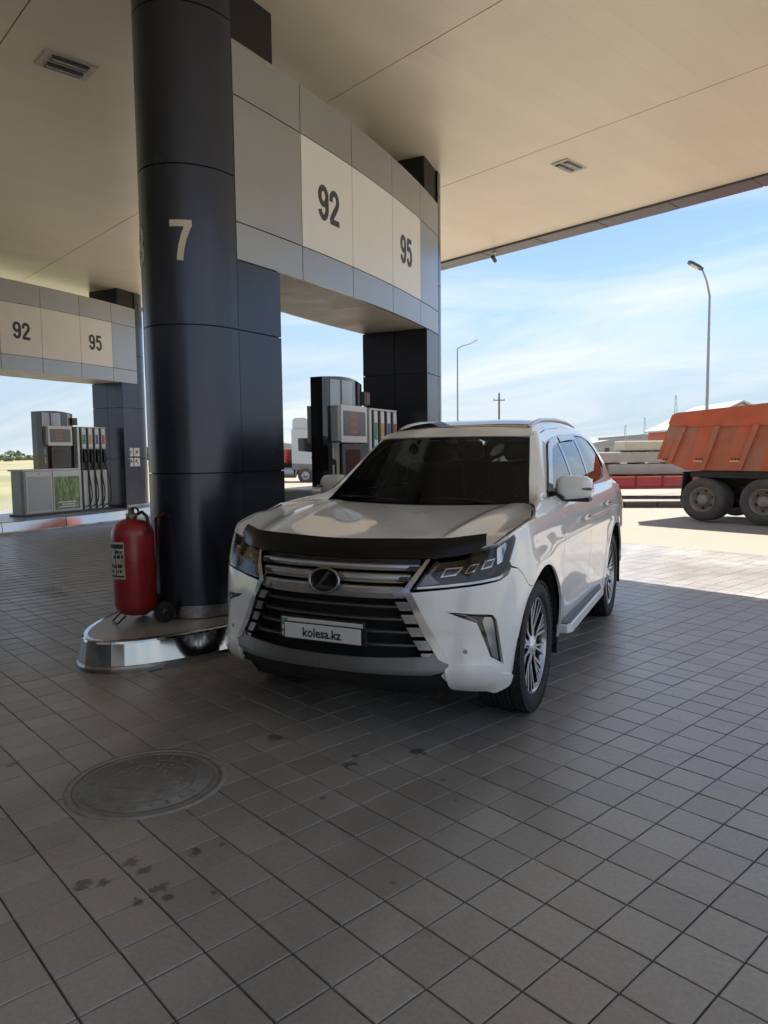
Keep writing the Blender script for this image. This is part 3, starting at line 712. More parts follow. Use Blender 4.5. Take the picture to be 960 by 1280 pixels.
def dispenser(loc, label):
    t = empty('fuel_dispenser', loc, 0, label, 'fuel dispenser', 'fuel dispensers on the islands')
    zb = .232
    MB().box(DX-.21, DX+.21, 6.42, 8.78, zb, zb+.05).build('base_frame', m_dgrey, t)
    # low cabinet with a chamfered near end
    MB().prism([(DX-.22, 6.75), (DX-.14, 6.45), (DX+.14, 6.45), (DX+.22, 6.47), (DX+.22, 7.90), (DX-.22, 7.90)], 'z', zb+.05, 1.17).build('cabinet', m_lgrey, t)
    MB().bbox(DX-.235, DX+.235, 6.44, 7.90, 1.172, 1.21, .012, 2).build('cabinet_top', m_white, t)
    for (y0, y1, nm) in ((6.50, 7.14, 'door_panel'), (7.16, 7.88, 'poster_frame')):
        p = MB().bbox(DX+.221, DX+.235, y0, y1, zb+.07, 1.16, .006, 1).build(nm, m_white, t)
        if nm == 'door_panel':
            MB().bbox(DX+.2355, DX+.239, y0+.04, y1-.03, zb+.11, 1.06, .002, 1).build('inset_panel', m_lgrey, p)
            MB().lathe([(.0001, .004), (.012, .004), (.012, 0)], 12, Matrix.Translation((DX+.2355, 6.82, 1.11)) @ Matrix.Rotation(PI/2, 4, 'Y')).build('lock', m_black, p)
        else:
            MB().box(DX+.2355, DX+.238, y0+.03, y1-.03, zb+.1, 1.04).build('poster', m_poster, p)
            q = MB()
            for r_, (a, b) in enumerate(((.10, .60), (.2, .55), (.12, .62))): q.box(DX+.2382, DX+.2386, y0+a, y0+b, zb+.24-r_*.05, zb+.268-r_*.05)
            q.build('caption_lines', m_white, p)
    # tall black tower with bowed faces
    V = []; F = []; n = 14
    for k in range(n+1):
        y = 6.95+.93*k/n; w = .075+.075*math.sin(PI*(k/n)**.9); zt = 2.42+.03*math.sin(PI*k/n)-.02*k/n
        V += [(DX+w, y, 1.21), (DX+w, y, zt), (DX-w, y, zt), (DX-w, y, 1.21)]
    for k in range(n):
        for e in range(4): F.append((4*k+e, 4*k+(e+1) % 4, 4*k+4+(e+1) % 4, 4*k+4+e))
    F += [(3, 2, 1, 0), (4*n, 4*n+1, 4*n+2, 4*n+3)]
    tw = MB().add(V, F, False); tw.build('tower', m_gloss, t)
    m_tp = mat('tower_reflection', (.33, .34, .35), .22, .5)
    for (ya, yb) in ((7.06, 7.22), (7.26, 7.5), (7.70, 7.79)):  # paler strips put in for reflections on the glossy tower
        q = MB(); V = []; F = []
        for k in range(5):
            y = ya+(yb-ya)*k/4; u = (y-6.95)/.93; w = .075+.075*math.sin(PI*u**.9)+.004
            V += [(DX+w, y, 2.0), (DX+w, y, 2.40), (DX+w-.006, y, 2.40), (DX+w-.006, y, 2.0)]
        for k in range(4):
            for e in range(4): F.append((4*k+e, 4*k+(e+1) % 4, 4*k+4+(e+1) % 4, 4*k+4+e))
        F += [(3, 2, 1, 0), (16, 17, 18, 19)]
        q.add(V, F).build('reflection_strip', m_tp, t)
    for s in (1, -1):
        x0, x1 = DX+s*.07, DX+s*.205
        MB().bbox(min(x0, x1), max(x0, x1), 7.07, 7.72, 1.71, 2.11, .015, 2).build('display_housing', m_lgrey, t)
        fx = DX+s*.206
        fr = MB().bbox(min(fx, fx+s*.016), max(fx, fx+s*.016), 7.10, 7.73, 1.70, 2.12, .008, 2).build('display_frame', m_white, t)
        sx_ = fx+s*.0165
        MB().box(min(sx_, sx_+s*.003), max(sx_, sx_+s*.003), 7.15, 7.68, 1.775, 2.055).build('screen', m_screen, fr)
        for r_ in range(3):
            q = MB()
            for d_ in range(4): q.box(min(sx_+s*.0032, sx_+s*.005), max(sx_+s*.0032, sx_+s*.005), 7.30+d_*.045, 7.335+d_*.045, 1.975-r_*.085, 2.02-r_*.085)
            tag(q.build('digit_row', m_digit, fr), kind='stuff')
        MB().bbox(min(DX+s*.12, DX+s*.165), max(DX+s*.12, DX+s*.165), 7.22, 7.72, 1.21, 1.69, .006, 1).build('keypad_panel', m_dgrey, t)
        MB().box(min(DX+s*.1655, DX+s*.169), max(DX+s*.1655, DX+s*.169), 7.30, 7.64, 1.28, 1.62).build('keypad_screen', mat('keypad_glass', (.03, .03, .033), .15), t)
        for z0 in (1.33, 1.52): MB().box(min(DX+s*.105, DX+s*.12), max(DX+s*.105, DX+s*.12), 7.08, 7.18, z0, z0+.12).build('notice_sticker', m_lgrey, t)
    MB().bbox(DX+.06, DX+.155, 7.80, 7.95, 2.15, 2.31, .01, 1).build('card_reader', m_dgrey, t)
    MB().box(DX+.156, DX+.159, 7.85, 7.92, 2.18, 2.28).build('reader_lamp', mat('reader_red', (.25, .03, .03), .3), t)
    # hose module
    MB().bbox(DX-.16, DX+.16, 7.91, 7.97, zb+.05, 2.11, .006, 1).build('end_post', m_white, t)
    MB().box(DX-.13, DX+.13, 7.975, 8.74, zb+.05, 1.15).build('hose_cabinet', m_white, t)
    MB().box(DX-.11, DX+.11, 7.975, 8.74, 1.152, 1.62).build('nozzle_recess', m_black, t)
    MB().box(DX-.13, DX+.13, 7.975, 8.74, 1.622, 2.10).build('hose_head', m_lgrey, t)
    for k, (nm, c) in enumerate(LABC):
        y = 8.06+.185*k
        MB().bbox(DX+.131, DX+.15, y-.012, y+.098, 1.66, 2.09, .004, 1).build('grade_panel', m_white, t)
        MB().box(DX+.1505, DX+.1535, y+.005, y+.08, 1.74, 1.95).build('grade_label', mat('grade_'+nm, c, .4), t)
        MB().box(DX+.131, DX+.16, y-.055, y-.022, zb+.05, 2.10).build('divider', m_dgrey, t)
        q = MB()   # nozzle: body, spout, trigger guard
        q.bbox(DX+.10, DX+.19, y+.01, y+.07, 1.32, 1.56, .015, 2)
        q.tube([(DX+.15, y+.04, 1.54), (DX+.12, y+.04, 1.63), (DX+.06, y+.04, 1.66)], [.022, .018, .014], 8)
        q.tube([(DX+.18, y+.04, 1.52), (DX+.23, y+.04, 1.46), (DX+.23, y+.04, 1.36), (DX+.18, y+.04, 1.32)], .009, 6)
        q.build('nozzle', m_black, t)
        pts = []
        for j in range(19):
            u = j/18; ang = u*PI
            pts.append((DX+.17+.05*math.sin(ang), y+.04+(.14 if k < 3 else .10)*math.sin(ang)**1.0*u*1.3, 1.32-(1.02-.03*k)*math.sin(ang*.5) if u < .999 else .30))
        pts = [(DX+.165+.045*math.sin(PI*u), y+.04+.11*math.sin(PI*u)*(.5+u), 1.33-.98*math.sin(PI*u/2)**1.4) for u in np.linspace(0, 1, 16)]
        pts += [(DX+.15, y-.02, .31), (DX+.15, y-.035, .45), (DX+.15, y-.038, 1.0), (DX+.15, y-.038, 2.0)]
        MB().tube(pts, .0125, 8).build('hose', m_hose, t)
    MB().bbox(DX-.14, DX+.14, 7.975, 8.75, 2.102, 2.125, .006, 1).build('hose_head_cap', m_white, t)
    return t
dispenser((0, 0, 0), 'fuel dispenser with orange digits seen over the white car\'s windscreen')
dispenser((-9.16, 3.70, .10), 'fuel dispenser with a green grass poster on its low cabinet')

# ------------------------------------------------------------------ wheeled fire extinguisher
def extinguisher():
    t = empty('fire_extinguisher', (-4.405, 4.395, .232), R(-20), 'big red wheeled fire extinguisher standing before the dark column', 'fire extinguisher')
    r = .168
    tilt = Matrix.Rotation(R(-2.0), 4, 'Y')
    prof = [(.0001, .055), (.07, .058), (.12, .075), (.152, .105), (r, .15), (r, .70), (.163, .745), (.145, .785), (.11, .82), (.06, .842), (.04, .846)]
    MB().lathe(prof, 40, tilt).build('cylinder', m_red, t)
    m_dr = mat('dark_red', (.16, .01, .012), .45)
    w = MB()
    w.tube([(-.09, -.10, .07), (-.10, -.16, .012), (.03, -.18, .012), (.04, -.11, .07)], .008, 8); w.build('front_stand', mat('wire_dark', (.05, .04, .04), .5, .5), t)
    v = MB(); v.lathe([(.04, .84), (.045, .85), (.045, .885), (.025, .89), (.025, .93), (.0001, .932)], 16, tilt)
    v.bbox(-.06, .09, -.02, .02, .862, .885, .006, 1, tilt)
    v.build('valve', mat('valve_metal', (.32, .31, .28), .35, .9), t)
    h = MB(); h.tube([(-.02, 0, .925), (.02, 0, .935), (.10, -.01, .93), (.13, -.01, .90)], .009, 8)
    h.tube([(.03, .01, .875), (.10, .03, .90), (.155, .04, .87), (.165, .05, .80), (.16, .05, .72)], .013, 8); h.build('hose', m_hose, t)
    hd = MB(); hd.tube([(.02, .15, .25), (.02, .185, .5), (.02, .185, .84), (.15, .185, .88), (.17, .13, .86)], .012, 8); hd.build('handle_frame', m_dr, t)
    ax = MB(); ax.tube([(-.14, .14, .078), (.24, .14, .078)], .012, 8); ax.build('axle', m_black, t)
    for x in (.205, -.175):
        wh = MB().lathe([(.03, -.022), (.078, -.022), (.085, -.012), (.085, .012), (.078, .022), (.03, .022)], 28, Matrix.Translation((x, .14, .085)) @ Matrix.Rotation(PI/2, 4, 'Y')).build('wheel', m_rubber, t)
        MB().lathe([(.0001, .02), (.03, .022), (.032, -.022), (.0001, -.02)], 16, Matrix.Translation((x, .14, .085)) @ Matrix.Rotation(PI/2, 4, 'Y')).build('hub', m_dgrey, wh)
    # paper label wrapped on the flank: white sheet with black blocks
    def wrap(u, z, o): a = R(287)+u; return tilt @ Vector(((r+o)*math.cos(a), (r+o)*math.sin(a), z))
    def curved(a0, a1, z0, z1, o, mb):
        V = []; F = []; n = 10
        for k in range(n+1):
            a = a0+(a1-a0)*k/n; V += [wrap(a, z0, o), wrap(a, z1, o)]
        for k in range(n): F.append((2*k, 2*k+2, 2*k+3, 2*k+1))
        mb.add(V, F, True)
    lb = MB(); curved(-.78, .42, .37, .665, .0015, lb); L = lb.build('paper_label', mat('label_white', (.62, .6, .55), .6, var=.1, vscale=20, dirt=(.4, .3, .2)), t)
    bl = MB(); rnd = random.Random(4)
    curved(-.74, .38, .615, .65, .0022, bl)
    for zr in (.575, .535, .46, .42): 
        a = -.72
        while a < .3:
            b = a+rnd.uniform(.08, .26)
            if rnd.random() < .8: curved(a, min(b, .36), zr, zr+rnd.uniform(.018, .03), .0022, bl)
            a = b+.05
    curved(-.12, -.06, .39, .65, .0024, bl); curved(-.74, .36, .385, .40, .0022, bl)
    bl.build('label_print', mat('label_black', (.03, .028, .028), .6), L)
extinguisher()

# ------------------------------------------------------------------ the car
# x: to the car's left, y: rearwards from the front axle, z: up
BASE = [(0, -0.94), (0.25, -0.925), (0.5, -0.86), (0.7, -0.768), (0.8, -0.72), (0.89, -0.64), (0.942, -0.523), (0.969, -0.36), (0.987, -0.2), (0.987, 0.2), (0.987, 1.0), (0.987, 2.0), (0.982, 2.8), (0.968, 3.3), (0.925, 3.75), (0.84, 4.02), (0.6, 4.13), (0, 4.16)]
DF = [(.24,-.16),(.30,-.05),(.36,.03),(.42,.05),(.5,.03),(.6,.01),(.75,0),(.85,-.02),(.95,-.07),(1.02,-.13),(1.08,-.20),(1.14,-.30),(1.4,-.8)]
DS = [(.2,-.07),(.24,-.06),(.32,-.035),(.40,-.02),(.5,-.01),(.62,0),(.75,0),(.88,.002),(.96,.004),(1.02,-.004),(1.1,-.014),(1.17,-.028),(1.21,-.045),(1.24,-.068),(1.27,-.105),(1.4,-.32)]
def crom(P, n):
    P = np.array(P, float); P = np.vstack([P[0:1]*2-P[1:2], P, 2*P[-1:]-P[-2:-1]]); o = []
    for i in range(1, len(P)-2):
        for t in np.linspace(0, 1, n, endpoint=False):
            a, b, c, d = P[i-1:i+3]
            o.append(.5*(2*b+(c-a)*t+(2*a-5*b+4*c-d)*t*t+(3*b-a-3*c+d)*t**3))
    o.append(P[-2]); return np.array(o)
PL = crom(BASE, 40); SL = np.concatenate([[0], np.cumsum(np.hypot(*np.diff(PL, axis=0).T))])
TL = np.gradient(PL, axis=0); TL /= np.linalg.norm(TL, axis=1)[:, None]; NL = np.stack([TL[:, 1], -TL[:, 0]], 1)
NL[0] = (0, -1); NL[-1] = (0, 1)
_k = np.exp(-np.linspace(-2, 2, 15)**2)
for _c in range(2):
    _p = np.concatenate([np.repeat(NL[:1, _c], 7), NL[:, _c], np.repeat(NL[-1:, _c], 7)]); NL[:, _c] = np.convolve(_p, _k/_k.sum(), 'valid')
NL /= np.linalg.norm(NL, axis=1)[:, None]
def smooth_tab(tab):
    a = np.array(tab); zz = np.linspace(a[0, 0], a[-1, 0], 400); v = np.interp(zz, a[:, 0], a[:, 1]); k = np.exp(-np.linspace(-2, 2, 25)**2); k /= k.sum()
    vp = np.concatenate([v[0]+np.arange(-12, 0)*(v[1]-v[0]), v, v[-1]+np.arange(1, 13)*(v[-1]-v[-2])]); return zz, np.convolve(vp, k, 'valid')
DFT, DST = smooth_tab(DF), smooth_tab(DS)
def Bs(s, z):
    s = np.asarray(s, float); z = np.asarray(z, float)
    x = np.interp(s, SL, PL[:, 0]); y = np.interp(s, SL, PL[:, 1]); nx = np.interp(s, SL, NL[:, 0]); ny = np.interp(s, SL, NL[:, 1])
    dS = np.interp(z, *DST); dF = np.interp(z, *DFT)
    off = nx*nx*dS+ny*ny*np.where(ny < 0, dF, dS*.8)
    for yc in (0., 2.83):
        r = np.hypot(y-yc, z-.4); off = off+nx*nx*.016*np.exp(-((r-.5)/.09)**2)
    # shoulder and lower door creases
    side = nx**6*np.clip((y-.3)/.6, 0, 1)
    off = off+side*(.010*np.exp(-((z-1.0)/.05)**2)-.014*np.exp(-((z-.60)/.12)**2)*np.clip((y-.4)/.4, 0, 1)*np.clip((2.5-y)/.4, 0, 1))
    return np.stack([x+nx*off, y+ny*off, z], -1)
_ps = np.argsort(PL[140:, 1])
def s_of_y(y):
    i0 = 100
    return float(np.interp(y, PL[i0:625, 1], SL[i0:625]))
def S2(y, z):
    y = np.asarray(y, float); z = np.asarray(z, float)
    x = .862-.32*(z-1.26)-.36*(z-1.26)**2-.06*np.clip(y-2.7, 0, 9)**1.6
    return np.stack([x, y, z], -1)
def net(ctrl, sym=True):
    C = np.array(ctrl, float)          # rows, cols, 3
    C = np.concatenate([C[:1]*2-C[1:2], C, C[-1:]*2-C[-2:-1]], 0)
    first = C[:, 1:2]*np.array([-1, 1, 1]) if sym else C[:, :1]*2-C[:, 1:2]
    C = np.concatenate([first, C, C[:, -1:]*2-C[:, -2:-1]], 1)
    nr, nc = C.shape[0]-3, C.shape[1]-3
    def w(t): return np.stack([-.5*t+t*t-.5*t**3, 1-2.5*t*t+1.5*t**3, .5*t+2*t*t-1.5*t**3, -.5*t*t+.5*t**3], -1)
    def f(u, v):
        u = np.asarray(u, float)*nc; v = np.asarray(v, float)*nr
        iu = np.clip(np.floor(u).astype(int), 0, nc-1); iv = np.clip(np.floor(v).astype(int), 0, nr-1)
        wu, wv = w(u-iu), w(v-iv); o = 0
        for a in range(4):
            for b in range(4): o = o+(wv[..., a]*wu[..., b])[..., None]*C[iv+a, iu+b]
        return o
    return f
def scaled(f, su, sv): return lambda u, v: f(np.asarray(u)/su, np.asarray(v)/sv)
def inside(P, poly):
    x, y = P[:, 0], P[:, 1]; r = np.zeros(len(P), bool); q = np.asarray(poly); j = len(q)-1
    for i in range(len(q)):
        xi, yi = q[i]; xj, yj = q[j]
        c = ((yi > y) != (yj > y)) & (x < (xj-xi)*(y-yi)/((yj-yi) if yj != yi else 1e-12)+xi); r ^= c; j = i
    return r
def dense(poly, e):
    o = []
    for k in range(len(poly)):
        a, b = np.array(poly[k], float), np.array(poly[(k+1) % len(poly)], float); n = max(1, int(np.ceil(np.hypot(*(b-a))/e)))
        for j in range(n): o.append(a+(b-a)*j/n)
    return np.array(o)
def rounded(poly, r, n=4):
    """soften the corners of a polygon"""
    P = [np.array(p, float) for p in poly]; o = []
    for k in range(len(P)):
        a, b, c = P[k-1], P[k], P[(k+1) % len(P)]; la, lc = np.linalg.norm(a-b), np.linalg.norm(c-b); q = min(r, .45*la, .45*lc)
        p0, p1 = b+(a-b)/la*q, b+(c-b)/lc*q
        for j in range(n+1):
            t = j/n; o.append((1-t)**2*p0+2*t*(1-t)*b+t*t*p1)
    return o
def patch(func, poly, off=0.0, rim=.012, holes=(), step=.03, edge=.02):
    loops = [dense(poly, edge)]+[dense(h, edge) for h in holes]
    lo, hi = loops[0].min(0), loops[0].max(0)
    gx, gy = np.meshgrid(np.arange(lo[0], hi[0], step), np.arange(lo[1], hi[1], step)); Gp = np.stack([gx.ravel(), gy.ravel()], 1)
    k = inside(Gp, loops[0])
    for h in loops[1:]: k &= ~inside(Gp, h)
    Gp = Gp[k]; allb = np.concatenate(loops)
    if len(Gp):
        d = np.min(np.hypot(Gp[:, None, 0]-allb[None, :, 0], Gp[:, None, 1]-allb[None, :, 1]), 1); Gp = Gp[d > .45*min(step, edge*1.5)]
    pts = np.concatenate([allb, Gp]); E = []; b0 = 0
    for l in loops:
        n = len(l); E += [(b0+i, b0+(i+1) % n) for i in range(n)]; b0 += n
    vc, ed, fc, ov, oe, of = delaunay_2d_cdt([Vector(p) for p in pts], E, [], 0, 1e-6)
    vc = np.array([v[:] for v in vc]); fc = np.array([f for f in fc if len(f) == 3])
    cen = vc[fc].mean(1); k = inside(cen, loops[0])
    for h in loops[1:]: k &= ~inside(cen, h)
    fc = fc[k]
    u, v = vc[:, 0], vc[:, 1]; P = func(u, v); e = 1.4e-2
    du = func(u+e, v)-func(u-e, v); dv = func(u, v+e)-func(u, v-e); nn = np.cross(du, dv); nn /= np.maximum(np.linalg.norm(nn, axis=1), 1e-12)[:, None]
    P = P+nn*off; V = P; Nn = nn; F = fc.tolist()
    if rim:
        cnt = {}
        for f in fc:
            for a, b in ((f[0], f[1]), (f[1], f[2]), (f[2], f[0])):
                if (b, a) in cnt: cnt[(b, a)] = None
                else: cnt[(a, b)] = 1
        be = [q for q, w_ in cnt.items() if w_ and cnt.get((q[1], q[0]), 0) is not None or (w_ and (q[1], q[0]) not in cnt)]
        be = [q for q in be if cnt[q]]
        X = []; XN = []; b0 = len(V)
        for a, b in be:
            t = P[b]-P[a]; on = np.cross(t, (nn[a]+nn[b])/2); on /= max(np.linalg.norm(on), 1e-9)
            i = b0+len(X); X += [P[a], P[b], P[b]-nn[b]*rim, P[a]-nn[a]*rim]; XN += [on]*4; F.append([i+1, i, i+3, i+2])
        if X: V = np.concatenate([V, X]); Nn = np.concatenate([Nn, XN])
    return V, F, Nn
MIR = np.array([-1, 1, 1.])
def put(name, data, m_, parent, mode='pair'):
    """mode: 'pair' two objects, 'sym' one object of both halves, 'one' as given"""
    V, F, Nn = data
    if mode == 'one': return link(name, mesh_from(name, V, F, m_, normals=Nn), parent)
    Vm, Fm, Nm = V*MIR, [f[::-1] for f in F], Nn*MIR
    if mode == 'sym':
        k = len(V); return link(name, mesh_from(name, np.concatenate([V, Vm]), F+[[i+k for i in f] for f in Fm], m_, normals=np.concatenate([Nn, Nm])), parent)
    a = link(name, mesh_from(name, V, F, m_, normals=Nn), parent); b = link(name, mesh_from(name, Vm, Fm, m_, normals=Nm), parent)
    return a, b
def arch_pts(yc, r, a0, a1, n=24):
    return [(s_of_y(yc+r*math.cos(R(a))), .40+r*math.sin(R(a))) for a in np.linspace(a0, a1, n)]

CAR = empty('parked_suv', (-2.04, 4.35, 0), 0, 'white pearl SUV with a huge spindle grille parked beside the dark column', 'car')
AR = .498
def car():
    t = CAR; sy = s_of_y
    # --- lower body panels
    seam = [(1.098, 0.966), (1.165, 0.945), (1.238, 0.898), (1.289, 0.834), (sy(-.272), .815)]
    bump = [(.506, .842), (0.701, 0.858), (0.880, 0.878), (0.997, 0.896), (1.060, 0.923), (1.090, 0.957)]+[(a-.003, b-.004) for a, b in seam[1:]]
    bump += arch_pts(0, AR, 123, 184, 14)+[(sy(-.505), .30), (1.006, 0.290), (0.934, 0.314), (0.791, 0.329), (0.713, 0.340), (0.656, 0.403), (0.698, 0.465), (0.646, 0.568), (.592, .665), (.542, .763), (.498, .846)]
    fog = [(0.686, 0.740), (0.824, 0.729), (0.912, 0.723), (0.944, 0.716), (0.965, 0.687), (0.988, 0.575), (1.019, 0.438), (0.921, 0.495), (0.887, 0.588), (0.849, 0.680), (0.760, 0.711)]
    put('front_bumper', patch(Bs, bump, 0, .02, [fog]), m_paint, t)
    put('fog_recess', patch(Bs, fog, -.035, 0), m_black, t)
    put('fog_trim', patch(Bs, [(0.853, 0.676), (0.892, 0.583), (0.926, 0.490), (0.941, 0.481), (0.909, 0.590), (0.879, 0.680), (0.893, 0.708), (0.827, 0.718), (0.762, 0.707)], -.004, .03), m_gloss, t)
    put('fog_lamp_bezel', patch(Bs, rounded([(0.893, 0.708), (0.943, 0.703), (0.959, 0.670), (0.974, 0.572), (0.997, 0.459), (0.946, 0.491), (0.916, 0.590), (0.886, 0.680)], .01), -.016, .012), m_dkchrome, t)
    put('fog_chrome_strip', patch(Bs, [(0.734, 0.729), (0.798, 0.716), (0.857, 0.683), (0.851, 0.694), (0.788, 0.727)], .001, .01), m_silver, t)
    # lower lip of the bumper, standing proud
    lip = rounded([(0.669, 0.447), (0.721, 0.456), (0.837, 0.461), (0.918, 0.454), (0.967, 0.421), (1.012, 0.388), (sy(-.507), .365), (sy(-.512), .30), (0.997, 0.275), (0.924, 0.302), (0.789, 0.316), (0.713, 0.330), (0.690, 0.364)], .02)
    put('bumper_lip', patch(Bs, lip, .014, .03), m_paint, t)
    fend = [(1.169, 1.130), (1.180, 1.106), (1.127, 1.045), (1.083, 0.990)]+seam+arch_pts(0, AR, 123, -4, 30)+[(sy(.497), .335), (sy(.56), .335), (sy(.58), .9), (sy(.62), 1.27), (sy(.35), 1.262), (sy(.2), 1.25), (sy(.05), 1.230), (1.519, 1.187), (1.384, 1.178), (1.262, 1.158)]
    put('front_fender', patch(Bs, fend, 0, .015), m_paint, t)
    fd = [(sy(.566), .345), (sy(1.54), .345), (sy(1.57), .9), (sy(1.578), 1.272), (sy(.626), 1.27), (sy(.586), .9)]
    fdo = put('front_door', patch(Bs, fd, 0, .015), m_paint, t)
    rd = [(sy(1.546), .345), (sy(2.25), .345), (sy(2.27), .5), (sy(2.33), .72), (sy(2.42), .92), (sy(2.47), 1.276), (sy(1.584), 1.272), (sy(1.576), .9)]
    rdo = put('rear_door', patch(Bs, rd, 0, .015), m_paint, t)
    qp = [(sy(2.476), 1.276), (sy(2.426), .92), (sy(2.336), .72), (sy(2.276), .5), (sy(2.257), .345), (sy(2.325), .345)]+arch_pts(2.83, AR, 185, 12, 36)+[(sy(3.38), .50), (sy(3.70), .52), (sy(3.80), .50), (sy(3.86), .9), (sy(3.84), 1.276)]
    put('rear_quarter', patch(Bs, qp, 0, .015), m_paint, t)
    smax = SL[-1]
    put('tailgate', patch(Bs, [(sy(3.865), .52), (smax, .52), (smax, 1.276), (sy(3.845), 1.276), (sy(3.865), .9)], 0, .015, step=.05), m_paint, t, 'sym')
    put('rear_bumper', patch(Bs, [(sy(3.44), .44), (sy(3.7), .395), (smax, .36), (smax, .515), (sy(3.81), .515), (sy(3.44), .505)], .012, .02, step=.05), m_paint, t, 'sym')
    put('tail_lamp', patch(Bs, rounded([(sy(3.75), .98), (sy(3.99), .98), (sy(3.99), 1.2), (sy(3.78), 1.2)], .03), .006, .015), mat('tail_red', (.25, .01, .012), .15, coat=.5), t)
    # black shell seen through the shut lines
    put('body_shell', patch(Bs, [(sy(.50), .37), (sy(2.30), .37), (sy(2.30), .70), (sy(2.40), .95), (sy(2.52), 1.255), (sy(.50), 1.25)], -.012, 0, step=.06), m_under, t)
    put('body_shell', patch(Bs, [(1.00, 1.07), (1.13, 1.115), (1.26, 1.14), (1.38, 1.16), (1.55, 1.172), (1.66, 1.22), (1.64, 1.24), (1.52, 1.20), (1.38, 1.19), (1.26, 1.168), (1.13, 1.145), (1.00, 1.095)], -.016, 0, step=.05), m_under, t)
    # --- lower grille bar, valance
    bar = [(0, .492), (.3, .496), (.60, .507), (0.640, 0.561), (0.655, 0.550), (0.695, 0.468), (0.672, 0.430), (.60, .412), (.3, .416), (0, .419)]
    put('lower_bumper_bar', patch(Bs, bar, .010, .03), mat('skid_grey', (.20, .20, .202), .34, .75, var=.05, vscale=10), t, 'sym')
    put('front_valance', patch(Bs, [(0, .424), (.60, .419), (0.675, 0.43), (0.718, 0.335), (0.934, 0.308), (0.935, 0.275), (0, .27)], -.012, .01), m_under, t, 'sym')
    # --- grille
    outer = [(0, 1.012), (.3, 1.014), (.55, 1.020), (0.633, 1.030), (.562, .943), (.493, .853), (.542, .763), (.592, .665), (0.646, 0.568), (0.698, 0.465)]
    inner = [(0.641, 0.492), (.600, .56), (.556, .64), (.506, .757), (.456, .853), (.519, .931), (.590, 1.003), (.3, .999), (0, .997)]
    put('grille_frame', patch(Bs, outer+inner, .014, .05, edge=.012, step=.012), mat('frame_chrome', (.40, .40, .405), .2, 1.0), t, 'sym')
    put('grille_backing', patch(Bs, [(0, 1.0), (.59, 1.0), (.52, .93), (.458, .853), (.51, .757), (.56, .64), (0.621, 0.511), (0.621, 0.492), (0, .48)], -.10, 0), m_under, t, 'sym')
    def smx(z): return float(np.interp(z, [.49, .56, .64, .757, .853, .931, 1.003], [.640, .60, .556, .506, .456, .519, .59]))
    def gbar(z, h, o, m_, name, tip=0.0):
        V = []; F = []; e = smx(z)-.006; n = 40; sym = []
        for k in range(-n, n+1):
            s = e*k/n; P = Bs(abs(s), z); Q = Bs(abs(s)+1e-3, z); tg = (Q-P)*np.array([1, 1, 0]); nrm = np.array([tg[1], -tg[0], 0]); nrm /= np.linalg.norm(nrm)
            sg = 1 if s >= 0 else -1
            for oo, zz in ((o, .35*h), (o+.004, 0), (o-.006, -.45*h), (o-.05, -.5*h), (o-.05, .5*h), (o-.012, .5*h)):
                p = P+nrm*oo; V.append((sg*p[0], p[1], z+zz))
        q = 6
        for k in range(2*n):
            for a in range(q): F.append((q*k+a, q*k+(a+1) % q, q*k+q+(a+1) % q, q*k+q+a))
        F += [tuple(range(q)), tuple(q*2*n+a for a in range(q))]
        mb = MB(); mb.add(V, F, False); o_ = mb.build(name, m_, t)
        return o_
    for z, h in ((.965, .038), (.908, .050), (.836, .066)): gbar(z, h, -.006, mat('grille_bar_grey', (.58, .58, .585), .22, .85, var=.06, vscale=12), 'grille_bar')
    for z in (.757, .69, .622, .552): gbar(z, .024, -.03, mat('grille_black', (.10, .10, .104), .3, .6), 'grille_bar')
    for z1, z0 in ((0.975, 0.950), (0.921, 0.898), (0.863, 0.817), (0.794, 0.748), (0.727, 0.679), (0.659, 0.611), (.590, .540), (.523, .485)):
        q = [(smx(z1)-.003, z1), (smx(z0)-.003, z0), (smx(z0)-.070, z0), (smx(z1)-.074, z1)]
        put('grille_block', patch(Bs, q, .002, .04, edge=.03, step=.05), mat('grille_block_chrome', (.30, .30, .305), .22, 1.0) if z1 < .88 else m_gchrome, t)
    # emblem: oval ring and slanted letter stroke
    ey, ez = -.918, .890
    e = MB()
    V = []; F = []; n = 48; mseg = 8
    for k in range(n):
        a = 2*PI*k/n
        for j in range(mseg):
            b = 2*PI*j/mseg; rr = .008*math.cos(b)
            V.append(((.092+rr)*math.cos(a), ey-.012-.009*math.sin(b)+.03*math.sin(a)*.4, ez+(.066+rr)*math.sin(a)))
    for k in range(n):
        for j in range(mseg): F.append((mseg*k+j, mseg*((k+1) % n)+j, mseg*((k+1) % n)+(j+1) % mseg, mseg*k+(j+1) % mseg))
    e.add(V, F, True)
    em = e.build('emblem', m_dkchrome, t)
    MB().prism([(.018, .047), (.038, .047), (-.018, -.028), (.062, -.034), (.066, -.046), (-.05, -.044), (-.046, -.036)], 'y', -.016, -.002, Matrix.Translation((0, ey, ez)) @ Matrix.Rotation(R(-10), 4, 'X')).build('emblem_stroke', m_dkchrome, em)
    MB().prism([(.088*math.cos(2*PI*k/40), .062*math.sin(2*PI*k/40)) for k in range(40)], 'y', .0, .03, Matrix.Translation((0, ey, ez)) @ Matrix.Rotation(R(-10), 4, 'X')).build('emblem_plate', m_gloss, em)
    # plate, with the listing site's digital overlay built as a solid cover
    py = -.972
    pl = MB().bbox(-.26, .26, py, py+.008, .565, .678, .004, 1).build('licence_plate', mat('plate_white', (.62, .62, .6), .4), t)
    MB().bbox(-.268, .268, py+.002, py+.03, .557, .686, .005, 1).build('plate_frame', m_black, pl)
    MB().box(-.255, -.215, py-.0012, py-.0002, .63, .672).build('plate_flag', mat('plate_teal', (.10, .32, .30), .4), pl)
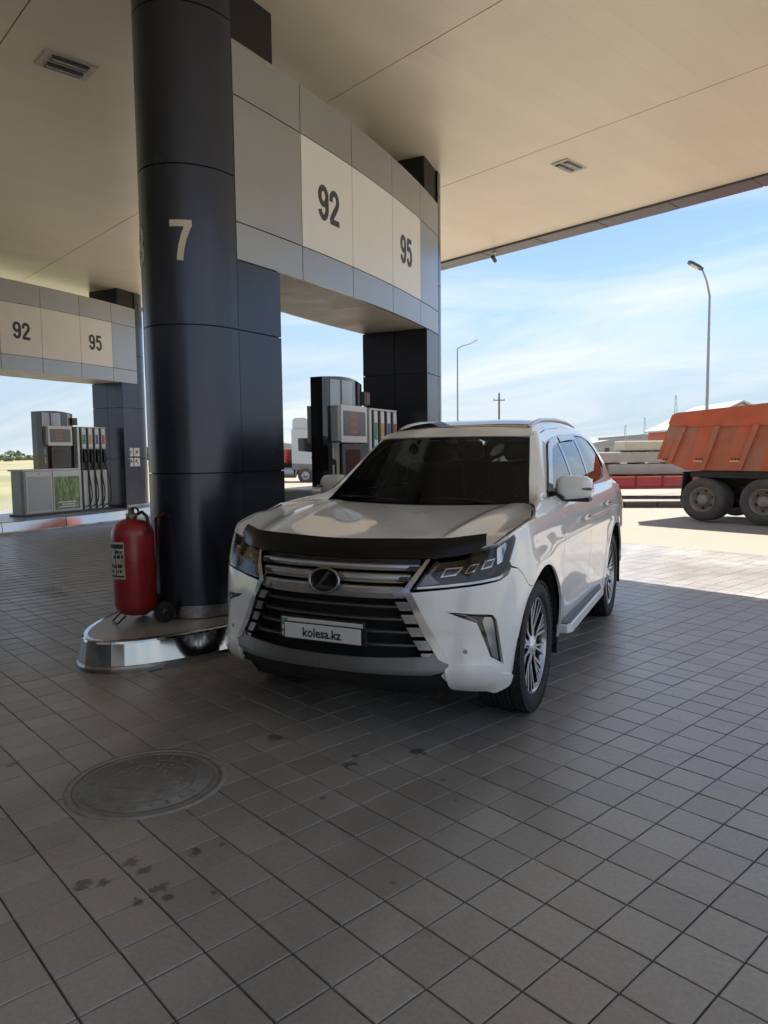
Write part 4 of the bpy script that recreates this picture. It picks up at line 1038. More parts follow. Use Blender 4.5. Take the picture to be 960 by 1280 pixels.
    V, F = text_mesh('KZ', .022, .01, .001, .9); link('plate_country', mesh_from('plate_country', [(v[0]-.235, py-.001, v[1]+.60) for v in V], F, m_num), pl)
    cv = MB().bbox(-.232, .252, py-.012, py-.003, .563, .650, .003, 1).build('plate_overlay', mat('overlay_grey', (.66, .66, .65), .45), t)
    MB().bbox(-.238, .284, py-.0095, py-.002, .557, .656, .003, 1).build('overlay_edge', m_black, cv)
    V, F = text_mesh('kolesa.kz', .052, .022, .001, .94); link('overlay_text', mesh_from('overlay_text', [(v[0]+.01, py-.0126, v[1]+.604) for v in V], F, m_num), cv)
    # --- head lamps
    head = [(.510, .856), (.576, .937), (0.657, 1.013), (0.776, 1.029), (0.949, 1.069), (1.025, 1.086), (1.163, 1.130), (1.173, 1.106), (1.119, 1.045), (1.075, 0.990), (1.090, 0.963), (1.060, 0.931), (0.997, 0.904), (0.876, 0.888), (0.700, 0.867)]
    put('headlamp_lens', patch(Bs, head, .001, .004), m_lens, t)
    m_hous = mat('headlamp_housing', (.018, .018, .019), .3)
    put('headlamp_housing', patch(Bs, head, -.06, -.055), m_hous, t)
    put('headlamp_chrome_strip', patch(Bs, [(.535, .872), (0.698, 0.883), (0.874, 0.901), (1.005, 0.920), (1.065, 0.954), (1.069, 0.934), (1.002, 0.905), (0.880, 0.890), (0.701, 0.871), (.53, .862)], -.006, .03), m_chrome, t)
    put('headlamp_wedge', patch(Bs, [(.54, .880), (0.659, 0.891), (0.609, 0.935), (0.665, 1.000), (0.638, 0.985), (.585, .935)], -.02, .02), m_silver, t)
    for k, (s0, s1, z0, z1) in enumerate(((.665, .765, .925, .985), (.785, .875, .945, 1.0), (.895, .985, .965, 1.02))):
        q = [(s0, z0), (s1-.02, z0+.01), (s1+.02, z1), (s0+.03, z1-.008)]
        a, b = put('projector_bezel', patch(Bs, q, -.035, .02), m_chrome, t)
        q2 = [(s0+.012, z0+.008), (s1-.026, z0+.018), (s1+.006, z1-.008), (s0+.034, z1-.016)]
        put('projector_lens', patch(Bs, q2, -.031, .012), m_gloss, t)
    put('indicator_reflector', patch(Bs, rounded([(1.007, 0.982), (1.061, 0.996), (1.109, 1.048), (1.127, 1.102), (1.026, 1.068)], .01), -.03, .02), m_chrome, t)
    put('washer_cover', patch(Bs, rounded([(0.795, 0.858), (0.867, 0.863), (0.863, 0.837), (0.796, 0.833)], .006), .0015, .003), m_paint, t)
    for s, z in ((0.786, 0.531),):
        P = Bs(s, z); a = patch(Bs, [(s+.012*math.cos(2*PI*k/14), z+.012*math.sin(2*PI*k/14)) for k in range(14)], .001, .004, edge=.006, step=.02); put('parking_sensor', a, m_silver, t)
    # --- hood
    Hd = scaled(net([[(0,-.822,1.012),(.30,-.795,1.013),(.575,-.708,1.024),(.72,-.622,1.042),(.879,-.565,1.092)],
                     [(0,-.69,1.078),(.30,-.665,1.080),(.59,-.60,1.100),(.735,-.535,1.094),(.928,-.455,1.139)],
                     [(0,-.36,1.132),(.31,-.35,1.134),(.62,-.31,1.156),(.775,-.28,1.150),(.955,-.23,1.181)],
                     [(0,.0,1.180),(.32,.01,1.182),(.65,.04,1.200),(.80,.03,1.196),(.955,-.08,1.193)],
                     [(0,.335,1.216),(.33,.365,1.219),(.67,.43,1.228),(.775,.44,1.232),(.928,.040,1.234)]]), .95, 1.2)
    def Hr(u, v):
        P = Hd(u, v); d = np.asarray(u, float)-.475
        ss = lambda q: np.clip(q, 0, 1)**2*(3-2*np.clip(q, 0, 1))
        k = np.where(d < 0, ss((d+.06)/.06), 1-ss(d/.32))*ss(np.asarray(v)/.18)*(1-.5*ss((np.asarray(v)-.9)/.3))
        P = P.copy(); P[..., 2] += .016*k; return P
    put('hood', patch(Hr, [(0, 0), (.95, 0), (.95, 1.2), (0, 1.2)], 0, .015), m_paint, t, 'sym')
    Dfl = scaled(net([[(0,-.846,1.012),(.335,-.811,1.012),(.59,-.731,1.019),(.70,-.665,1.028),(.810,-.570,1.056)],
                      [(0,-.815,1.06),(.335,-.77,1.062),(.59,-.70,1.072),(.70,-.635,1.084),(.806,-.552,1.10)],
                      [(0,-.76,1.102),(.335,-.705,1.106),(.59,-.65,1.112),(.70,-.588,1.122),(.80,-.522,1.134)]]), .9, .12)
    put('bug_deflector', patch(Dfl, [(0, 0), (.9, 0), (.9, .12), (0, .12)], .008, .006), mat('deflector_black', (.006, .006, .006), .28, spec=.25), t, 'sym')
    # --- windscreen, pillars, roof
    Ws = scaled(net([[(0,.345,1.222),(.40,.382,1.226),(.775,.465,1.238)],
                     [(0,.56,1.385),(.38,.60,1.387),(.725,.665,1.385)],
                     [(0,.79,1.55),(.35,.822,1.55),(.670,.885,1.545)],
                     [(0,1.01,1.702),(.32,1.037,1.701),(.616,1.097,1.694)]]), .7, .66)
    put('windscreen', patch(Ws, rounded([(0, .005), (.697, .005), (.697, .655), (0, .655)][1:3]+[(0, .655), (0, .005)], 0.0) if False else [(0, .004), (.66, .004), (.69, .02), (.697, .06), (.697, .62), (.68, .655), (0, .656)], 0, .004), m_wglass, t, 'sym')
    put('windscreen_border', patch(Ws, [(0, .004), (.697, .004), (.697, .656), (0, .656), (0, .632), (.655, .632), (.672, .60), (.672, .09), (.65, .055), (0, .05)], -.004, .002), m_black, t, 'sym')
    Ap = scaled(net([[(.778,.452,1.232),(.85,.30,1.242),(.924,.048,1.231)],
                     [(.768,.50,1.262),(.835,.46,1.270),(.888,.35,1.258)],
                     [(.731,.64,1.367),(.792,.66,1.345),(.857,.60,1.272)],
                     [(.674,.868,1.532),(.730,.935,1.535),(.783,.87,1.437)],
                     [(.616,1.097,1.694),(.661,1.17,1.690),(.673,1.295,1.650)],
                     [(.606,1.15,1.732),(.636,1.22,1.737),(.647,1.32,1.705)]], False), .14, .9)
    put('windscreen_pillar', patch(Ap, [(0, 0), (.14, 0), (.14, .9), (0, .9)], 0, .012), m_paint, t)
    Rf = scaled(net([[(0,1.014,1.706),(.32,1.040,1.705),(.600,1.10,1.702),(.630,1.12,1.712),(.648,1.16,1.692)],
                     [(0,1.2,1.785),(.30,1.22,1.782),(.54,1.26,1.766),(.598,1.28,1.752),(.634,1.30,1.718)],
                     [(0,1.6,1.845),(.29,1.6,1.842),(.51,1.6,1.826),(.568,1.6,1.808),(.610,1.6,1.758)],
                     [(0,2.2,1.868),(.28,2.2,1.865),(.49,2.2,1.850),(.552,2.2,1.832),(.594,2.2,1.785)],
                     [(0,2.8,1.862),(.28,2.8,1.858),(.48,2.8,1.842),(.540,2.8,1.824),(.594,2.8,1.780)],
                     [(0,3.3,1.830),(.27,3.3,1.827),(.45,3.3,1.810),(.51,3.3,1.790),(.586,3.3,1.750)],
                     [(0,3.72,1.775),(.26,3.70,1.772),(.43,3.68,1.755),(.49,3.65,1.735),(.56,3.62,1.700)]]), .8, 2.75)
    put('roof', patch(Rf, [(0, 0), (.8, 0), (.8, 2.75), (0, 2.75)], 0, .012, step=.05), m_paint, t, 'sym')
    put('sunroof', patch(Rf, [(0, .42), (.43, .42), (.43, 1.15), (0, 1.15)], .002, .004), m_tint, t, 'sym')
    roofedge = [(1.16, 1.692), (1.30, 1.718), (1.6, 1.758), (2.2, 1.785), (2.8, 1.780), (3.3, 1.75), (3.62, 1.70)]
    dlo = [(.60, 1.264), (.87, 1.432), (1.08, 1.545), (1.29, 1.640), (1.42, 1.672), (1.62, 1.694), (1.96, 1.720), (2.5, 1.735), (3.0, 1.727), (3.25, 1.692), (3.38, 1.625), (3.46, 1.50), (3.40, 1.42), (3.08, 1.325), (2.36, 1.283), (1.6, 1.266)]
    side = [(.585, 1.258), (.86, 1.435), (1.07, 1.552), (1.285, 1.648)]+roofedge+[(3.75, 1.5), (3.86, 1.27), (2.43, 1.258), (1.5, 1.256)]
    put('side_frame', patch(S2, side, 0, .012, [dlo]), m_paint, t)
    cin = [(y+(2.0-y)*.011, z+(1.50-z)*.06) for y, z in dlo]
    put('window_surround', patch(S2, dlo, .003, .01, [cin], edge=.015, step=.01), m_gloss, t)
    def topz(y): return float(np.interp(y, [q[0] for q in cin[1:11]], [q[1] for q in cin[1:11]]))
    bot = lambda y: float(np.interp(y, [cin[0][0], cin[15][0], cin[14][0], cin[13][0]], [cin[0][1], cin[15][1], cin[14][1], cin[13][1]]))+.004
    B0, B1, C0, C1 = (1.545, 1.745), (1.615, 1.815), (2.205, 2.50), (2.275, 2.575)
    panes = [[(cin[0][0]+.02, cin[0][1]+.004), cin[1], cin[2], cin[3], cin[4], cin[5], (B0[1], topz(B0[1])), (B0[0], bot(B0[0]))],
             [(B1[0], bot(B1[0])), (B1[1], topz(B1[1])), cin[6], (2.2, topz(2.2)), (C0[1], topz(C0[1])), (C0[0], bot(C0[0]))],
             [(C1[0], bot(C1[0])), (C1[1], topz(C1[1])), cin[8], cin[9], cin[10], cin[11], cin[12], cin[13]]]
    for p in panes: put('side_window', patch(S2, p, -.004, .004), m_tint, t)
    for (a0, a1), (b0, b1) in ((B0, B1), (C0, C1)):
        put('window_pillar', patch(S2, [(a0, bot(a0)-.004), (a1, topz(a1)), (b1, topz(b1)), (b0, bot(b0)-.004)], -.001, .01), m_gloss, t)
    # rain visors over the door windows
    m_vis = mat('visor_smoke', (.16, .17, .19), .06, coat=.6)
    put('window_visor', patch(S2, [(.66, 1.30), (.87, 1.424), (1.08, 1.535), (1.29, 1.628), (1.42, 1.660), (1.74, 1.692), (1.72, 1.648), (1.45, 1.618), (1.33, 1.588), (1.14, 1.502), (.95, 1.40), (.80, 1.30)], .014, .004), m_vis, t)
    put('window_visor', patch(S2, [(1.80, 1.697), (2.1, 1.714), (2.5, 1.722), (2.47, 1.676), (2.1, 1.668), (1.78, 1.652)], .014, .004), m_vis, t)
    # roof rails
    for sx_ in (1, -1):
        pts = [(sx_*.553, 1.30, 1.765), (sx_*.550, 1.45, 1.803), (sx_*.540, 1.7, 1.835), (sx_*.525, 2.3, 1.855), (sx_*.515, 2.8, 1.846), (sx_*.495, 3.2, 1.816), (sx_*.49, 3.32, 1.79)]
        MB().tube(pts, [.018, .020, .020, .020, .020, .020, .016], 10).build('roof_rail', mat('rail_silver', (.55, .55, .56), .3, .8), t)
    # rear glass
    Rg = scaled(net([[(0,4.08,1.275),(.45,4.04,1.275),(.78,3.86,1.27)], [(0,3.95,1.52),(.4,3.92,1.52),(.66,3.75,1.50)], [(0,3.725,1.774),(.26,3.70,1.771),(.56,3.62,1.70)]]), .8, .5)
    V, F, Nn = patch(Rg, [(0, 0), (.8, 0), (.8, .5), (0, .5)], 0, .004); put('rear_window', (V, [f[::-1] for f in F], -Nn), m_tint, t, 'sym')
    # --- door handles, running boards, mud flaps, arches
    for yc, z in ((1.33, 1.072), (2.36, 1.112)):
        for sgn in (1, -1):
            xs = Bs(s_of_y(yc), z)[0]
            h = MB(); h.bbox(xs+.014, xs+.032, yc-.11, yc+.11, z-.014, z+.014, .009, 3, smooth=True)
            h.bbox(xs-.01, xs+.02, yc-.10, yc-.07, z-.012, z+.012, .005, 2); h.bbox(xs-.01, xs+.02, yc+.05, yc+.10, z-.012, z+.012, .005, 2)
            o = h.build('door_handle', m_chrome, t)
            if sgn < 0: o.scale.x = -1
            c = MB().prism([(yc+.055*math.cos(2*PI*k/20), z+.026*math.sin(2*PI*k/20)) for k in range(20)], 'x', xs-.004, xs+.0025).build('handle_cup', m_lgrey, t)
            if sgn < 0: c.scale.x = -1
    for sgn in (1, -1):
        rb = MB(); rb.prism([(.84, .50), (1.03, .50), (1.055, .56), (1.03, 1.95), (.985, 2.16), (.84, 2.2)], 'z', .365, .418); o = rb.build('running_board', m_paint, t)
        pad = MB(); pad.prism([(.86, .53), (1.02, .53), (1.035, .58), (1.012, 1.94), (.97, 2.12), (.86, 2.14)], 'z', .4185, .424); p = pad.build('step_pad', m_black, o)
        for k in range(6):
            MB().bbox(.90+.019*k, .907+.019*k, .58, 1.98, .4242, .4295, .002, 1).build('step_rib', m_silver, o)
        if sgn < 0: o.scale.x = -1
        for yc, z1 in ((.505, .60), (3.325, .70)):
            f = MB().bbox(.70, .965, yc-.006, yc+.012, .22 if yc < 1 else .24, z1, .005, 1).build('mud_flap', m_black, t)
            if sgn < 0: f.scale.x = -1
        for yc in (0, 2.83):
            V = []; F = []; n = 28
            for k in range(n+1):
                a = R(-12+204*k/n); V += [(.60, yc+(AR+.004)*math.cos(a), .40+(AR+.004)*math.sin(a)), (.965, yc+(AR+.004)*math.cos(a), .40+(AR+.004)*math.sin(a))]
            for k in range(n): F.append((2*k, 2*k+1, 2*k+3, 2*k+2))
            F.append([2*k for k in range(n+1)])
            o = MB().add(V, F, False).build('wheel_arch_liner', m_under, t)
            if sgn < 0: o.scale.x = -1
    ub = MB(); ub.box(-.60, .60, -.74, 3.9, .25, .62); ub.box(-.88, .88, .52, 2.30, .30, .60); ub.box(-.86, .86, 3.36, 3.95, .36, .75); ub.box(-.58, .58, -.72, .45, .62, .96)
    ub.build('underbody', m_under, t)
    # --- mirrors
    for sgn in (1, -1):
        mm = MB(); mm.bbox(.858, 1.112, .825, .985, 1.232, 1.407, .062, 6, smooth=True); o = mm.build('door_mirror', m_paint, t)
        for v in o.data.vertices:
            u = (v.co.x-.858)/.254; v.co.z -= .030*max(0, u-.6)*(v.co.z-1.232)/.175*1.6; v.co.y += .04*u*u; v.co.z += .006*u; v.co.x += .02*(v.co.z-1.32)*(1-u)
        MB().bbox(.868, 1.10, .87, 1.00, 1.222, 1.252, .012, 3).build('mirror_base', m_black, o)
        MB().prism([(.84, 1.235), (.93, 1.232), (.93, 1.262), (.86, 1.30), (.83, 1.30)], 'y', .80, .93).build('mirror_arm', m_black, o)
        MB().bbox(.885, 1.095, 1.008, 1.018, 1.26, 1.385, .004, 1).build('mirror_glass', m_chrome, o)
        MB().bbox(1.03, 1.122, .848, .90, 1.305, 1.325, .008, 2).build('turn_signal', m_dkchrome, o)
        if sgn < 0: o.scale.x = -1
    # --- cabin
    c = MB(); c.box(-.80, .80, .45, 3.75, .60, .70); c.build('cabin_floor', m_seat, t)
    MB().prism([(.42, .95), (.42, 1.20), (.62, 1.215), (.86, 1.18), (.95, 1.06), (.95, .80)], 'x', -.74, .74).build('dashboard', m_seat, t)
    MB().bbox(-.74, .74, .90, 3.7, .70, .82, .03, 1).build('cabin_base', m_seat, t)
    for x in (-.38, .38):
        for y0 in (1.42, 2.32):
            s = MB(); s.bbox(x-.27, x+.27, y0-.30, y0+.22, .80, .98, .06, 3, smooth=True)
            s.bbox(x-.26, x+.26, y0+.16, y0+.32, .92, 1.50, .06, 3, Matrix.Translation((0, .28, -.02)) @ Matrix.Rotation(R(-10), 4, 'X') if False else None, smooth=True)
            o = s.build('seat', m_seat, t)
            MB().bbox(x-.14, x+.14, y0+.22, y0+.33, 1.50, 1.68, .05, 3, smooth=True).build('headrest', m_seat, o)
    st = MB(); Mw = Matrix.Translation((.38, .98, 1.17)) @ Matrix.Rotation(R(62), 4, 'X')
    st.lathe([(.185+.015*math.cos(2*PI*k/8), .015*math.sin(2*PI*k/8)) for k in range(8)], 28, Mw, closed=True)
    st.bbox(-.18, .18, -.025, .025, -.012, .012, .008, 1, Mw); st.bbox(-.05, .05, -.06, .05, -.02, .025, .015, 2, Mw)
    st.build('steering_wheel', m_black, t)
    MB().bbox(-.13, .13, .985, 1.01, 1.585, 1.65, .01, 2).build('rear_view_mirror', m_black, t)
    w = MB(); w.tube([(.55, .40, 1.238), (.20, .415, 1.262), (-.08, .405, 1.255)], .008, 6); w.tube([(-.15, .385, 1.238), (-.40, .42, 1.262), (-.66, .455, 1.265)], .008, 6)
    w.build('wiper', m_black, t)
    # --- wheels
    tp = [(.286, -.105), (.295, -.126), (.310, -.137), (.350, -.140), (.378, -.132), (.393, -.115), (.400, -.085)]
    prof = tp[:]
    for k in range(5):
        xc = -.06+.03*k; prof += [(.402, xc-.010), (.392, xc-.008), (.392, xc-.001), (.402, xc+.001)]
    prof += [(r_, -x_) for r_, x_ in tp[::-1]]
    RX = Matrix.Rotation(PI/2, 4, 'Y')
    tyre = MB().lathe(prof, 64, RX)
    for k in range(60):      # shoulder blocks
        a = 2*PI*k/60
        M_ = Matrix.Rotation(a, 4, 'X')
        for sg in (1, -1): tyre.box(sg*.118-.017, sg*.118+.017, -.0145, .0145, .384, .4005, M_)
    tyre_me = tyre.mesh('tyre', m_rubber)
    rim = MB(); rim.lathe([(.286, -.11), (.297, -.112), (.297, .112), (.293, .124), (.284, .122), (.275, .085), (.268, .02), (.26, -.09)], 64, RX)
    rim_me = rim.mesh('rim', m_dkchrome)
    br = MB(); br.lathe([(.0001, .0), (.175, .0), (.175, .025), (.0001, .025)], 40, RX); br_me = br.mesh('brake_disc', mat('brake_steel', (.16, .155, .15), .4, .8))
    def spokebars(bars):
        s = MB(); s.cur = 0
        for r0, a0, w0, r1, a1, w1, x0, x1 in bars:
            p0 = np.array([r0*math.cos(R(a0)), r0*math.sin(R(a0))]); p1 = np.array([r1*math.cos(R(a1)), r1*math.sin(R(a1))]); d = (p1-p0)/np.linalg.norm(p1-p0); q = np.array([-d[1], d[0]])
            for mi, xa, xb, kk in ((0, -.055, -.004, 1.25), (1, -.0035, 0, .92)):
                s.cur = mi; V = []
                for (p, w_, xo) in ((p0, w0, x0), (p1, w1, x1)):
                    for sd_ in (-1, 1):
                        for xx in (xa, xb):
                            c_ = p+q*sd_*w_*kk; V.append((xo+xx, c_[0], c_[1]))
                s.add(V, [(0,1,3,2), (4,6,7,5), (0,4,5,1), (2,3,7,6), (1,5,7,3), (0,2,6,4)])
        return s.mesh('spoke', [m_wdark, m_alu])
    sp_a = spokebars([(.045, 0, .017, .135, -2, .013, .108, .100), (.130, -3, .009, .284, -12, .0075, .100, .112), (.130, 3, .009, .284, 12, .0075, .100, .112), (.15, 0, .004, .284, -3.5, .005, .094, .110), (.15, 0, .004, .284, 3.5, .005, .094, .110)])
    sp_b = spokebars([(.055, 0, .012, .12, 0, .008, .102, .094), (.115, -2, .006, .284, -6.5, .006, .094, .110), (.115, 2, .006, .284, 6.5, .006, .094, .110)])
    hub = MB(); hub.cur = 0; hub.lathe([(.066, .055), (.066, .100), (.058, .108), (.040, .110), (.040, .116), (.036, .119), (.0001, .119)], 32, RX)
    hub_me = hub.mesh('hub_cap', m_alu)
    for (x, y) in ((.82, 0), (-.82, 0), (.82, 2.83), (-.82, 2.83)):
        w = link('wheel', tyre_me, t, (x, y, .396), 0 if x > 0 else PI)
        link('rim', rim_me, w); link('brake_disc', br_me, w); link('hub_cap', hub_me, w)
        for k in range(5):
            for me_, a in ((sp_a, 90+72*k), (sp_b, 126+72*k)):
                o = link('spoke', me_, w); o.rotation_euler = (R(a), 0, 0)
        for k in range(5):
            pass
car()

# ------------------------------------------------------------------ dump truck
m_orange = mat('truck_orange', (.56, .115, .055), .5, var=.12, vscale=3, dirt=(.44, .16, .095))
m_orange2 = mat('truck_orange_dusty', (.47, .14, .08), .6, var=.15, vscale=2.5, dirt=(.36, .215, .16))
m_ttyre = mat('dusty_tyre', (.085, .08, .074), .9, var=.2, vscale=6, dirt=(.13, .12, .105), bump=.2, bscale=60)
m_trim = mat('dusty_wheel', (.34, .31, .28), .65, .1, var=.2, vscale=8, dirt=(.22, .20, .18))
m_chas = mat('chassis_dark', (.03, .03, .032), .6, var=.3, vscale=4)
m_refl = mat('reflector_cream', (.62, .5, .3), .4)
def dump_truck():
    x, y = -.78, 18.54; d = R(-22)
    t = empty('dump_truck', (x, y, float(gz(x, y))), d, 'dusty orange dump truck standing on the sunlit apron', 'truck')
    # near side is local y = 0 at the tyre faces, body runs to y = +2.4
    def sidey(z): return .06-.12*(z-1.2)/1.3+.0       # wall leans outwards going up
    ol = [(-1.09, 1.464), (-.79, 1.338), (-.40, 1.19), (4.1, 1.17), (4.1, 2.80), (1.44, 2.66), (-.57, 2.54), (-.70, 2.50)]
    W = 2.42
    def wall(poly, s, th, nm, m_, o=0.0):
        def P(p, k): yy = sidey(p[1])-o+k; return (p[0], yy if s < 0 else W-yy, p[1])
        n = len(poly); V = [P(p, 0) for p in poly]+[P(p, th) for p in poly]
        F = [list(range(n)), [i+n for i in range(n)][::-1]]+[(i, (i+1) % n, (i+1) % n+n, i+n) for i in range(n)]
        return MB().add(V, F).build(nm, m_, t)
    for s in (-1, 1):
        wall(ol, s, .06, 'body_side', m_orange2)
        wall([(-.70, 2.50), (-.58, 2.545), (1.44, 2.665), (4.1, 2.81), (4.1, 2.19), (1.4, 2.20), (.38, 2.205), (-.40, 2.225), (-.80, 2.29)], s, .05, 'top_rail', m_orange, .05)
        for k, (xt, xb, zb_) in enumerate(((-.41, -.805, 1.352), (.38, -.01, 1.21), (1.225, .82, 1.205), (2.07, 1.66, 1.20), (2.9, 2.5, 1.20))):
            w = .06
            wall([(xb-w, zb_), (xb+w, zb_), (xt+w+.0, 2.215), (xt-w, 2.215)], s, .07, 'side_rib', m_orange2, .075)
            wall([(xb-w-.34 if k else xb-w-.18, zb_+.02 if k else zb_+.07), (xb-w, zb_), (xt-w, 2.215), (xt-w-.34 if k else xt-w-.22, 2.215 if k else 2.26)], s, .03, 'side_plate', m_orange, .022) if k else None
            for j in range(3): MB().lathe([(.0001, .0), (.018, .0), (.018, .01)], 8, Matrix.Translation((xb-.24+.07*j+.1, (sidey(1.45)-.035) if s < 0 else W-sidey(1.45)+.035, 1.452)) @ Matrix.Rotation(PI/2, 4, 'X')).build('marker_lamp', m_chas, t)
            if k: 
                yy = sidey(1.41)-.035
                MB().box(xb-.20, xb+.0, yy if s < 0 else W-yy-.01, (yy+.01) if s < 0 else W-yy, 1.385, 1.425).build('reflector', m_refl, t)
    MB().prism([(-.40, 1.19), (4.1, 1.17), (4.1, 1.30), (-.35, 1.32), (-1.0, 1.55), (-1.09, 1.464), (-.79, 1.338)], 'y', .08, W-.08).build('body_floor', m_orange2, t)
    MB().prism([(-1.13, 1.45), (-1.06, 1.45), (-.68, 2.44), (-.75, 2.46)], 'y', .0, W).build('tailgate', m_orange, t)
    MB().box(4.04, 4.1, .02, W-.02, 1.17, 2.85).build('body_front', m_orange, t)
    MB().prism([(-.4, .78), (5.6, .78), (5.6, 1.12), (-.4, 1.12)], 'y', .75, 1.65).build('chassis', m_chas, t)
    MB().box(-.35, 4.0, .15, W-.15, 1.02, 1.165).build('sub_frame', m_chas, t)
    for (wx) in (0, 1.355):
        for s, yo in ((-1, 0.0), (1, W)):
            M_ = Matrix.Translation((wx, yo, .505)) @ Matrix.Rotation(PI/2 if s < 0 else -PI/2, 4, 'X')
            # outer and inner tyre
            prof = [(.29, -.02), (.31, .0), (.40, .012), (.475, .0), (.502, -.035), (.508, -.10), (.508, -.20), (.50, -.255), (.46, -.285), (.3, -.285)]
            ty = MB(); ty.lathe(prof, 48, M_); ty.lathe([(r_, h_-.32) for r_, h_ in prof], 40, M_); w = ty.build('wheel', m_ttyre, t)
            rm = MB(); rm.lathe([(.295, -.02), (.285, -.005), (.270, -.02), (.262, -.13), (.20, -.17), (.15, -.165), (.13, -.12), (.12, -.10), (.118, -.03), (.10, -.012), (.0001, -.008)], 36, M_)
            rm.build('rim', m_trim, w)
            for k in range(6):
                a = R(20+60*k); MB().lathe([(.0001, .004), (.036, .004), (.036, -.01)], 12, M_ @ Matrix.Translation((.215*math.cos(a), .215*math.sin(a), -.155))).build('hand_hole', m_chas, w)
    for s, y0 in ((-1, .02), (1, W-.5)):
        MB().prism([(-.52, .44), (-.50, .44), (-.44, 1.15), (-.47, 1.15)], 'y', y0, y0+.48).build('mud_flap', m_chas, t)
    # cab ahead of the tipper, outside the photograph
    MB().prism([(4.35, .75), (6.15, .55), (6.2, 1.4), (6.05, 2.75), (4.55, 2.9), (4.35, 2.7)], 'y', .05, W-.05).build('cab', m_orange, t)
    for s, yy in ((-1, .035), (1, W-.045)): MB().prism([(5.0, 1.7), (6.0, 1.65), (5.9, 2.45), (5.0, 2.5)], 'y', yy, yy+.012).build('cab_window', m_gloss, t)
    for s, yo in ((-1, 0.02), (1, W-.02)):
        M_ = Matrix.Translation((5.15, yo, .505)) @ Matrix.Rotation(PI/2 if s < 0 else -PI/2, 4, 'X')
        MB().lathe([(.29, -.02), (.31, .0), (.40, .012), (.475, .0), (.502, -.035), (.508, -.20), (.46, -.285), (.0001, -.28)], 40, M_).build('wheel', m_ttyre, t)
dump_truck()

# ------------------------------------------------------------------ low red trailer with concrete slabs on it
m_tred = mat('trailer_red', (.36, .035, .06), .5, var=.12, vscale=2, dirt=(.27, .07, .07))
m_conc = mat('slab_concrete', (.40, .375, .34), .85, var=.1, vscale=2.5, bump=.2, bscale=30)
m_conc2 = mat('slab_pale', (.56, .51, .38), .85, var=.08, vscale=2.5, bump=.2, bscale=30)
ZT_ = float(gz(-3, 28.5))-.08
def red_trailer():
    t = empty('flatbed_trailer', (-3.0, 28.6, ZT_), R(24), 'low red flatbed trailer loaded with concrete slabs behind the dump truck', 'trailer')
    MB().box(-6.5, 6.0, .02, 2.45, .80, .88).build('deck', m_tred, t)
    for s, y0 in ((-1, -.02), (1, 2.43)): MB().box(-6.5, 6.0, y0, y0+.07, .52, .90).build('side_beam', m_tred, t)
    for k in range(13):
        MB().box(-6.4+k*.98, -6.33+k*.98, -.05, -.021, .50, .92).build('stake_pocket', mat('trailer_dark_red', (.18, .02, .03), .6), t)
    MB().box(-6.5, 6.0, -.035, -.022, .84, .885).build('conspicuity_tape', mat('tape_orange', (.55, .2, .05), .5), t)
    MB().box(-6.0, 6.0, .9, 1.5, .42, .79).build('main_beam', m_chas, t)
    for wx in (-4.5, -3.2, -1.9, 3.2):
        for yo, s in ((.1, -1), (2.35, 1)):
            M_ = Matrix.Translation((wx, yo, .40)) @ Matrix.Rotation(PI/2 if s < 0 else -PI/2, 4, 'X')
            MB().lathe([(.0001, -.03), (.22, -.02), (.24, .0), (.37, .0), (.40, -.04), (.40, -.24), (.0001, -.24)], 30, M_).build('wheel', m_ttyre, t)
    MB().box(-2.5, 2.6, .1, .16, .40, .56).build('side_guard', m_tred, t)
    MB().prism([(5.2, .2), (5.35, .2), (5.35, .8), (5.2, .8)], 'y', .3, .5).build('landing_leg', m_chas, t)
red_trailer()
def slab(loc, rz, L, W_, Hh, label, m_, holes=True):
    t = empty('concrete_slab', loc, rz, label, 'concrete slab', 'concrete slabs on the trailer')
    MB().bbox(-L/2, L/2, -W_/2, W_/2, 0, Hh, .03, 1).build('slab', m_, t)
    q = MB()
    for x in (-L*.3, -L*.05, L*.3): q.box(x-.1, x+.1, -W_/2-.004, W_/2+.004, -.045, -.002)
    q.build('timber_bearer', mat('bearer_wood', (.09, .07, .05), .8), t)
c_, s_ = math.cos(R(24)), math.sin(R(24))
def ontr(a, b, z): return (-3.0+a*c_-b*s_, 28.6+a*s_+b*c_, ZT_+z)
slab(ontr(.55, 1.2, .93), R(24), 3.9, 1.7, .40, 'long grey slab lying lowest on the red trailer', m_conc)
slab(ontr(.05, 1.2, 1.38), R(24), 3.7, 1.6, .40, 'grey slab in the middle of the stack on the red trailer', m_conc)
slab(ontr(.25, 1.25, 1.83), R(24), 2.0, 1.4, .37, 'pale cream slab topmost of the stack on the red trailer', m_conc2)
slab(ontr(-2.8, 1.1, .93), R(24), 2.6, 1.5, .30, 'short pale slab at the tail end of the red trailer', m_conc)

